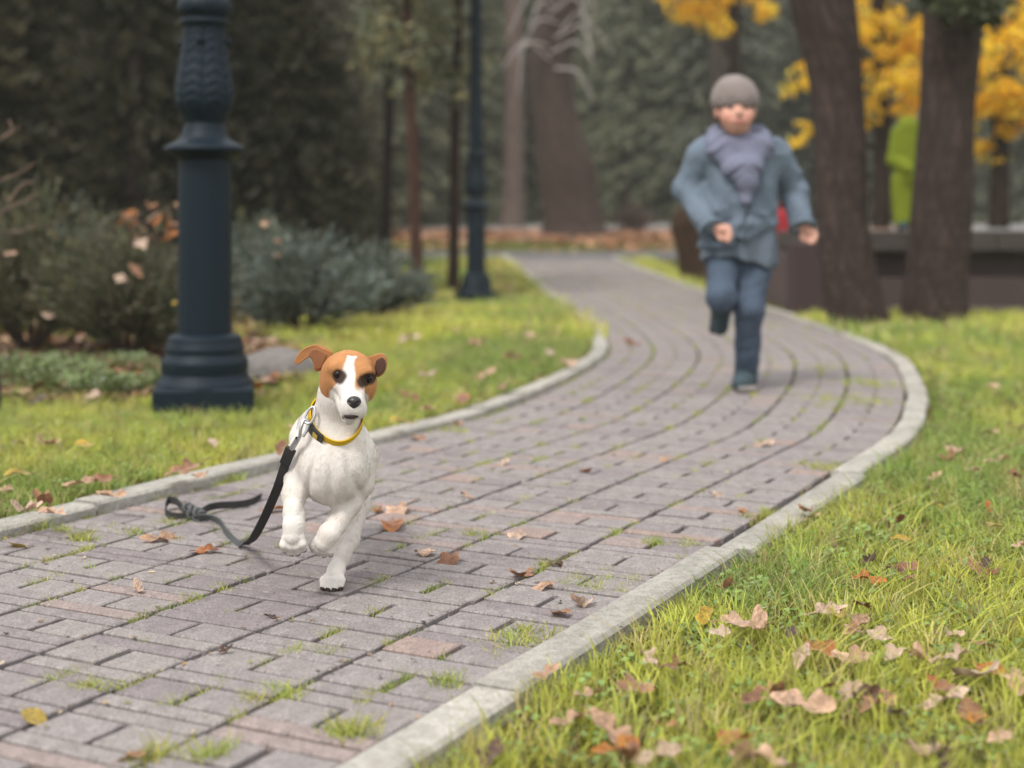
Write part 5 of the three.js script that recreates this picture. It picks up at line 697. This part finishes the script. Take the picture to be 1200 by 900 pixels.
// ------------------------------------------------------------------ person in lime on the platform
{
  const Z = 11.4, y0 = gBase(10.25) + 0.59, b = V((1058 - 600) * Z / F, y0, -Z), q = (u, v, z = 0) => at(u, v, Z - z).sub(b), g = new THREE.Group(); g.position.copy(b);
  const head = q(1088, 138, 0.02), parts = [[q(1062, 210), q(1066, 150), 0.085, 0.085], [q(1064, 140), q(1080, 146), 0.06, 0.06]];
  part('body', surfaceNets((x, y, z) => { let d = ell(x, y, z, head, 0.075, 0.095, 0.085); d = smin(d, cap(x, y, z, head, parts[0][1], 0.045, 0.06), 0.03); d = smin(d, cap(x, y, z, parts[0][0], parts[0][1], 0.06, 0.06), 0.02); for (const s of [-0.05, 0.05]) d = smin(d, cap(x, y, z, parts[0][0].clone().add(V(s, 0, 0)), V(s + 0.02, 0.03, 0), 0.05, 0.035), 0.02); d = smin(d, chain(x, y, z, [[q(1050, 160), 0.035], [q(1048, 190, 0.02), 0.03], [q(1066, 200, 0.12), 0.025]], 0.02), 0.02); return d; }, [-0.2, -0.02, -0.2], [0.3, 1.2, 0.25], 0.012, () => [0.5, 0.28, 0.21]), std(lin(1, 1, 1), 0.6, { vertexColors: true }), g);
  const wr = (x, y, z) => 0.02 * (fbm(x * 14, y * 10, z * 14, 3) - 0.5), limeM = std(lin(0.23, 0.28, 0.02), 0.8);
  part('jacket', surfaceNets((x, y, z) => { let d = cap(x, y, z, q(1062, 208), q(1064, 152), 0.105, 0.1); d = smin(d, cap(x, y, z, q(1066, 148), q(1084, 156), 0.08, 0.07), 0.04); d = smin(d, chain(x, y, z, [[q(1052, 156), 0.06], [q(1047, 188, 0.02), 0.052], [q(1064, 198, 0.12), 0.045]], 0.02), 0.02); return Math.max(d, y - q(1060, 134).y, q(1060, 216).y - y) + wr(x, y, z); }, [-0.25, 0.2, -0.2], [0.35, 1.1, 0.25], 0.011), limeM, g, 'lime green jacket');
  part('trousers', surfaceNets((x, y, z) => { let d = 1e9; for (const s of [-0.035, 0.06]) d = Math.min(d, cap(x, y, z, q(1061, 212).add(V(s, 0, 0)), V(s + 0.02, 0.05, 0), 0.08, 0.062)); return Math.max(d + wr(x, y, z), 0.05 - y); }, [-0.2, 0.02, -0.15], [0.25, 0.6, 0.15], 0.011), limeM, g, 'lime green trousers');
  for (const s of [-0.015, 0.08]) part('shoe', surfaceNets((x, y, z) => Math.max(cap(x, y, z, V(s, 0.045, -0.05), V(s, 0.035, 0.07), 0.042, 0.036), 0.002 - y), [s - 0.07, -0.02, -0.12], [s + 0.07, 0.12, 0.14], 0.009), std(lin(0.05, 0.09, 0.11), 0.7), g);
  part('hat', surfaceNets((x, y, z) => Math.max(ell(x, y, z, head.clone().add(V(0, 0.02, -0.01)), 0.088, 0.1, 0.098), head.y + 0.0 - y + 0.3 * (z - head.z)), [head.x - 0.12, head.y - 0.1, head.z - 0.14], [head.x + 0.12, head.y + 0.15, head.z + 0.13], 0.01), std(lin(0.08, 0.2, 0.24), 0.9), g, 'teal knitted hat');
  add(g, 'person', 'person in lime green jacket and trousers standing on the platform', 'person');
}
// ------------------------------------------------------------------ fallen leaves
function leafGeo(seed, lobes, curl, round) {
  const r = rng(seed), n = 48, rings = 4, P = [0, 0, 0], U = [0.5, 0.5], I = [], ph = r() * 6.28, rad = [], fold = rr(r, 0.4, 1.2), bend = rr(r, -0.6, 1.4), tw = rr(r, -0.5, 0.5);
  for (let j = 0; j < n; j++) { const a = j / n * Math.PI * 2; let q; if (round) q = 0.62 + 0.3 * Math.cos(a) ** 2 + 0.03 * (r() - 0.5); else if (lobes === 5) q = 0.5 + 0.36 * Math.pow(Math.abs(Math.cos(a * 2.5)), 0.8) + 0.18 * Math.cos(a) + 0.08 * (r() - 0.5); else q = (0.36 + 0.5 * Math.abs(Math.cos(a)) ** 1.5) + 0.13 * Math.cos(a * lobes * 2) + 0.05 * (r() - 0.5); rad.push(Math.max(q, 0.14)); }
  for (let i = 1; i <= rings; i++) for (let j = 0; j < n; j++) { const a = j / n * Math.PI * 2, q = rad[j] * (i / rings), x = Math.cos(a) * q, z = Math.sin(a) * q * 0.82; const y = curl * (fold * Math.abs(z) * 0.7 + bend * x * x * 0.45 + tw * x * z + 0.16 * Math.sin(a * 3 + ph) * (i / rings) ** 2 + 0.12 * (vnoise(x * 4 + seed, z * 4) - 0.5)); P.push(x, y, z); U.push(0.5 + x / 2, 0.5 + z / 2); }
  for (let j = 0; j < n; j++) { I.push(0, 1 + (j + 1) % n, 1 + j); for (let i = 0; i < rings - 1; i++) { const a = 1 + i * n + j, b = 1 + i * n + (j + 1) % n; I.push(a, b, a + n, b, b + n, a + n); } }
  const g = new THREE.BufferGeometry(); g.setAttribute('position', new THREE.Float32BufferAttribute(P, 3)); g.setAttribute('uv', new THREE.Float32BufferAttribute(U, 2)); g.setIndex(I); g.computeVertexNormals();
  const st = new THREE.CylinderGeometry(0.022, 0.03, 0.55, 5); st.rotateZ(Math.PI / 2); st.translate(-1.0, 0.0 + curl * 0.1, 0); let lo = 0; for (let i = 0; i < g.attributes.position.count; i++) lo = Math.min(lo, g.attributes.position.getY(i)); const m = mergeGeometries([g, st]); m.translate(0, -lo, 0); return m;
}
{
  const r = rng(131);
  const veins = tex(256, (u, v) => { const x = u * 2 - 1, y = Math.abs(v * 2 - 1), mid = Math.exp(-((y / 0.03) ** 2)), s = Math.exp(-(((((x - y * 0.8) * 4.5 % 1 + 1) % 1 - 0.5) / 0.09) ** 2)) * 0.6, m = 0.78 + 0.22 * (tileNoise(u, v, 24) - 0.5) + 0.25 * (tileNoise(u, v, 7) - 0.5); const k = m + 0.1 * Math.max(mid, s); return [k, k * 0.98, k * 0.95]; });
  const mat = c => new THREE.MeshPhysicalMaterial({ color: lin(...c), map: veins, roughness: 0.75, transmission: 0.25, thickness: 0, side: THREE.DoubleSide });
  const M = { brown: [mat([0.42, 0.2, 0.1]), mat([0.34, 0.15, 0.075]), mat([0.48, 0.25, 0.14])], pale: [mat([0.8, 0.53, 0.38]), mat([0.78, 0.58, 0.46]), mat([0.66, 0.42, 0.28])], orange: [mat([0.6, 0.22, 0.02]), mat([0.55, 0.19, 0.04])], yellow: [mat([0.62, 0.42, 0.03]), mat([0.55, 0.4, 0.06])], dark: [mat([0.12, 0.065, 0.045]), mat([0.16, 0.08, 0.05])] };
  const G = []; for (let i = 0; i < 12; i++) G.push(leafGeo(140 + i, i % 3 ? 3 : 5, rr(r, 0.6, 1.3), false)); for (let i = 0; i < 4; i++) G.push(leafGeo(170 + i, 3, 0.5, true));
  const word = { brown: 'curled brown', pale: 'faded pinkish-tan', orange: 'rusty orange', yellow: 'yellow', dark: 'shrivelled dark brown' };
  const leaf = (u, v, k, size, where, group, Z, rot) => { const o = new THREE.Mesh(G[k === 'yellow' || (k === 'orange' && r() < 0.5) ? 12 + Math.floor(r() * 4) : Math.floor(r() * 12)], M[k][Math.floor(r() * M[k].length)]); let p; if (Z) p = at(u, v, Z); else { p = pixel(u, v); const [d] = pathSide(p.x, -p.z); if (d > 0.02) { for (let i = 0; i < 3; i++) { const y = lawnY(p.x, -p.z) + 0.034, ZZ = (EYE - y) * F / (v - HORIZON); if (ZZ > 0.5 && ZZ < 25) p.set((u - 600) * ZZ / F, y, -ZZ); } } else p.y = gBase(-p.z) + 0.001; } o.position.copy(p); o.rotation.set(rr(r, -0.25, 0.4) + (rot || 0), r() * 6.28, rr(r, -0.35, 0.35)); o.scale.setScalar(size * 0.76); o.scale.multiplyScalar(group === 'in the lawn' ? 0.88 : 1); add(o, 'fallen_leaf', `${word[k]} leaf ${where}`, 'leaf', `${word[k]} leaves ${group}`); };
  const inLawn = ['lying in the grass across the kerb from the dog', 'in the lawn'], onPath = ['lying on the pavers', 'on the pavers'], left = ['lying in the grass by the near lamp post', 'by the near lamp post'];
  // right lawn
  for (const [u, v, k, s] of [[826, 722, 'yellow', 0.035], [862, 732, 'pale', 0.055], [888, 738, 'pale', 0.05], [842, 742, 'pale', 0.035], [1018, 682, 'orange', 0.045], [1062, 668, 'brown', 0.04], [1020, 657, 'dark', 0.03], [970, 718, 'pale', 0.05], [1004, 735, 'pale', 0.045], [1028, 746, 'pale', 0.04], [960, 760, 'orange', 0.045], [1003, 772, 'pale', 0.04], [940, 772, 'pale', 0.035], [1045, 768, 'pale', 0.035], [1083, 774, 'pale', 0.04], [1122, 772, 'pale', 0.04], [1145, 795, 'pale', 0.08], [1162, 788, 'orange', 0.04], [1148, 757, 'brown', 0.035], [1110, 822, 'pale', 0.05], [1132, 835, 'brown', 0.04], [942, 828, 'pale', 0.065], [880, 820, 'brown', 0.035], [1030, 830, 'brown', 0.045], [1050, 838, 'dark', 0.035], [1085, 885, 'pale', 0.06], [1105, 890, 'dark', 0.04], [760, 775, 'pale', 0.04], [742, 808, 'brown', 0.05], [790, 785, 'brown', 0.04], [690, 815, 'pale', 0.045], [668, 845, 'pale', 0.045], [715, 858, 'pale', 0.055], [780, 850, 'orange', 0.035], [722, 880, 'orange', 0.045], [735, 890, 'brown', 0.04], [905, 894, 'pale', 0.055], [870, 893, 'pale', 0.04], [770, 888, 'pale', 0.045], [1166, 617, 'yellow', 0.04], [952, 607, 'pale', 0.03], [945, 600, 'brown', 0.035], [1160, 508, 'pale', 0.05], [1172, 540, 'pale', 0.06], [1118, 528, 'pale', 0.06], [1110, 540, 'brown', 0.05], [1140, 552, 'pale', 0.04], [1190, 500, 'pale', 0.05], [1165, 455, 'pale', 0.06], [1100, 412, 'pale', 0.06], [1190, 560, 'brown', 0.04], [965, 575, 'brown', 0.03], [1095, 560, 'pale', 0.04], [1055, 610, 'brown', 0.035], [1195, 800, 'pale', 0.05], [1010, 712, 'brown', 0.03], [575, 885, 'dark', 0.045], [640, 790, 'pale', 0.035], [850, 690, 'brown', 0.03], [905, 815, 'brown', 0.035]]) leaf(u, v, k, s, ...inLawn);
  for (let i = 0; i < 28; i++) { const v = 560 + 330 * Math.pow(r(), 0.8), u = rr(r, 1230 - (v - 470) * 1.15, 1215); const q = pixel(u, v); if (pathSide(q.x, -q.z)[0] < 0.14) continue; leaf(u, v, ['brown', 'dark', 'orange', 'pale', 'yellow', 'brown'][i % 6], rr(r, 0.018, 0.036), ...inLawn, 0, rr(r, -0.5, 0.5)); }
  // on the path
  for (const [u, v, k, s] of [[185, 634, 'pale', 0.05], [240, 648, 'orange', 0.04], [470, 600, 'pale', 0.055], [443, 600, 'orange', 0.022], [460, 619, 'orange', 0.06], [322, 600, 'orange', 0.04], [525, 660, 'brown', 0.04], [498, 652, 'pale', 0.04], [488, 515, 'brown', 0.045], [686, 553, 'orange', 0.035], [20, 641, 'yellow', 0.045], [162, 694, 'pale', 0.026], [607, 630, 'pale', 0.035], [610, 676, 'brown', 0.05], [680, 713, 'pale', 0.04], [655, 722, 'brown', 0.035], [650, 665, 'dark', 0.03], [40, 845, 'yellow', 0.03], [210, 592, 'pale', 0.025], [590, 545, 'pale', 0.035], [742, 405, 'brown', 0.08], [895, 523, 'pale', 0.05], [840, 582, 'pale', 0.03], [780, 540, 'pale', 0.025], [160, 890, 'brown', 0.03], [535, 500, 'pale', 0.04], [265, 765, 'dark', 0.018], [870, 600, 'orange', 0.03], [640, 690, 'pale', 0.03], [318, 725, 'dark', 0.018], [545, 583, 'pale', 0.028]]) leaf(u, v, k, s, ...onPath);
  // left lawn
  for (const [u, v, k, s] of [[217, 553, 'brown', 0.075], [235, 560, 'pale', 0.05], [120, 565, 'brown', 0.06], [130, 582, 'pale', 0.05], [48, 590, 'brown', 0.05], [60, 602, 'pale', 0.055], [30, 600, 'pale', 0.045], [100, 522, 'yellow', 0.05], [55, 522, 'pale', 0.045], [20, 520, 'brown', 0.04], [92, 568, 'pale', 0.05], [330, 528, 'brown', 0.055], [250, 520, 'pale', 0.04], [22, 558, 'yellow', 0.05], [5, 575, 'pale', 0.04], [350, 505, 'pale', 0.045], [540, 470, 'brown', 0.06], [505, 480, 'pale', 0.05], [590, 455, 'brown', 0.06], [570, 440, 'pale', 0.06], [470, 495, 'yellow', 0.05], [665, 425, 'pale', 0.07], [645, 415, 'pale', 0.07], [500, 440, 'pale', 0.06], [480, 465, 'brown', 0.05], [600, 420, 'brown', 0.06], [560, 405, 'pale', 0.08], [480, 400, 'pale', 0.1], [530, 390, 'pale', 0.09], [620, 395, 'pale', 0.07], [455, 385, 'pale', 0.08], [140, 455, 'brown', 0.06], [165, 462, 'brown', 0.06], [110, 465, 'pale', 0.06], [70, 458, 'brown', 0.06], [300, 455, 'orange', 0.07], [306, 462, 'brown', 0.06], [45, 470, 'dark', 0.06], [90, 445, 'pale', 0.06], [130, 440, 'brown', 0.07], [420, 430, 'orange', 0.06]]) leaf(u, v, k, s, ...left);
  // caught in the junipers
  for (const [u, v, k, s, Z] of [[58, 372, 'pale', 0.07, 6.2], [310, 262, 'pale', 0.07, 7.75], [143, 328, 'pale', 0.07, 6.15], [12, 298, 'pale', 0.06, 6.4], [165, 285, 'pale', 0.1, 6.4], [160, 318, 'brown', 0.09, 6.3], [325, 283, 'brown', 0.06, 7.6], [205, 355, 'yellow', 0.04, 6.1], [325, 300, 'pale', 0.05, 7.7]]) leaf(u, v, k, s * 0.65, 'caught high in the juniper twigs', 'caught in the junipers', Z, 0.8);
  // carpets of leaves too many to count: beyond the drive and under the junipers
  const it = [], q = rng(151); for (let i = 0; i < 5; i++) it.push([V(0, 0, 0), V(Math.cos(i * 1.26), 0.25, Math.sin(i * 1.26)), 0.05, 0.04, [1, 1, 1], q() * 0.6]);
  const lg = leafCloud(it); lg.deleteAttribute('color'); const lm = new THREE.MeshPhysicalMaterial({ roughness: 0.85, side: THREE.DoubleSide }), A = [], B = [], cols = [[0.42, 0.2, 0.1], [0.5, 0.28, 0.15], [0.34, 0.17, 0.1], [0.5, 0.33, 0.24], [0.3, 0.13, 0.06]];
  for (let i = 0; i < 15000; i++) { const Z = 21.2 + 7.4 * Math.sqrt(q()), x = rr(q, -9, 9); if (Z < 24 && vnoise(x * 1.1, Z * 1.3, 4) < 0.5) continue; A.push([x, gBase(Z) + 0.02, -Z, q() * 6.28, rr(q, 0.8, 1.7), rr(q, 0.8, 2), vary(q, cols[i % 5], 0.25), (q() - 0.5) * 0.6, (q() - 0.5) * 0.6]); }
  for (let i = 0; i < 7600; i++) { const Z = rr(q, 4.85, 15), x = rr(q, -0.4 * Z - 0.3, Z > 9 ? 0.3 : -0.11 * Z), [d] = pathSide(x, Z); if (d < 0.25 || (Z < 7.5 && x > -0.15 * Z && q() < 0.85) || (Z < 5.4 && x > -0.2 * Z)) continue; B.push([x, lawnY(x, Z) + 0.012, -Z, q() * 6.28, rr(q, 0.4, 0.95), rr(q, 0.4, 1.2), vary(q, [[0.2, 0.1, 0.06], [0.28, 0.15, 0.09], [0.14, 0.07, 0.05], [0.36, 0.24, 0.17], [0.24, 0.1, 0.04]][i % 5], 0.25), (q() - 0.5) * 0.8, (q() - 0.5) * 0.8]); }
  for (let i = 0; i < 2200; i++) { const Z = rr(q, 9.5, 20), e = pathAt(rr(q, 9, CLEN - 2), -1.12 - q() * 0.5), x = e[0]; B.push([x, lawnY(x, e[1]) + 0.012, -e[1], q() * 6.28, rr(q, 0.4, 0.9), rr(q, 0.4, 1), vary(q, cols[i % 5].map(k => k * 0.7), 0.25), (q() - 0.5) * 0.6, (q() - 0.5) * 0.6]); }
  instanced(lg, lm, A, 'leaf_carpet', 'carpet of orange-brown fallen leaves beyond the asphalt drive', 'leaf litter');
  instanced(lg, lm, B, 'leaf_litter', 'brown leaf litter under the junipers and slim trunks', 'leaf litter');
}
renderer.render(scene, camera);
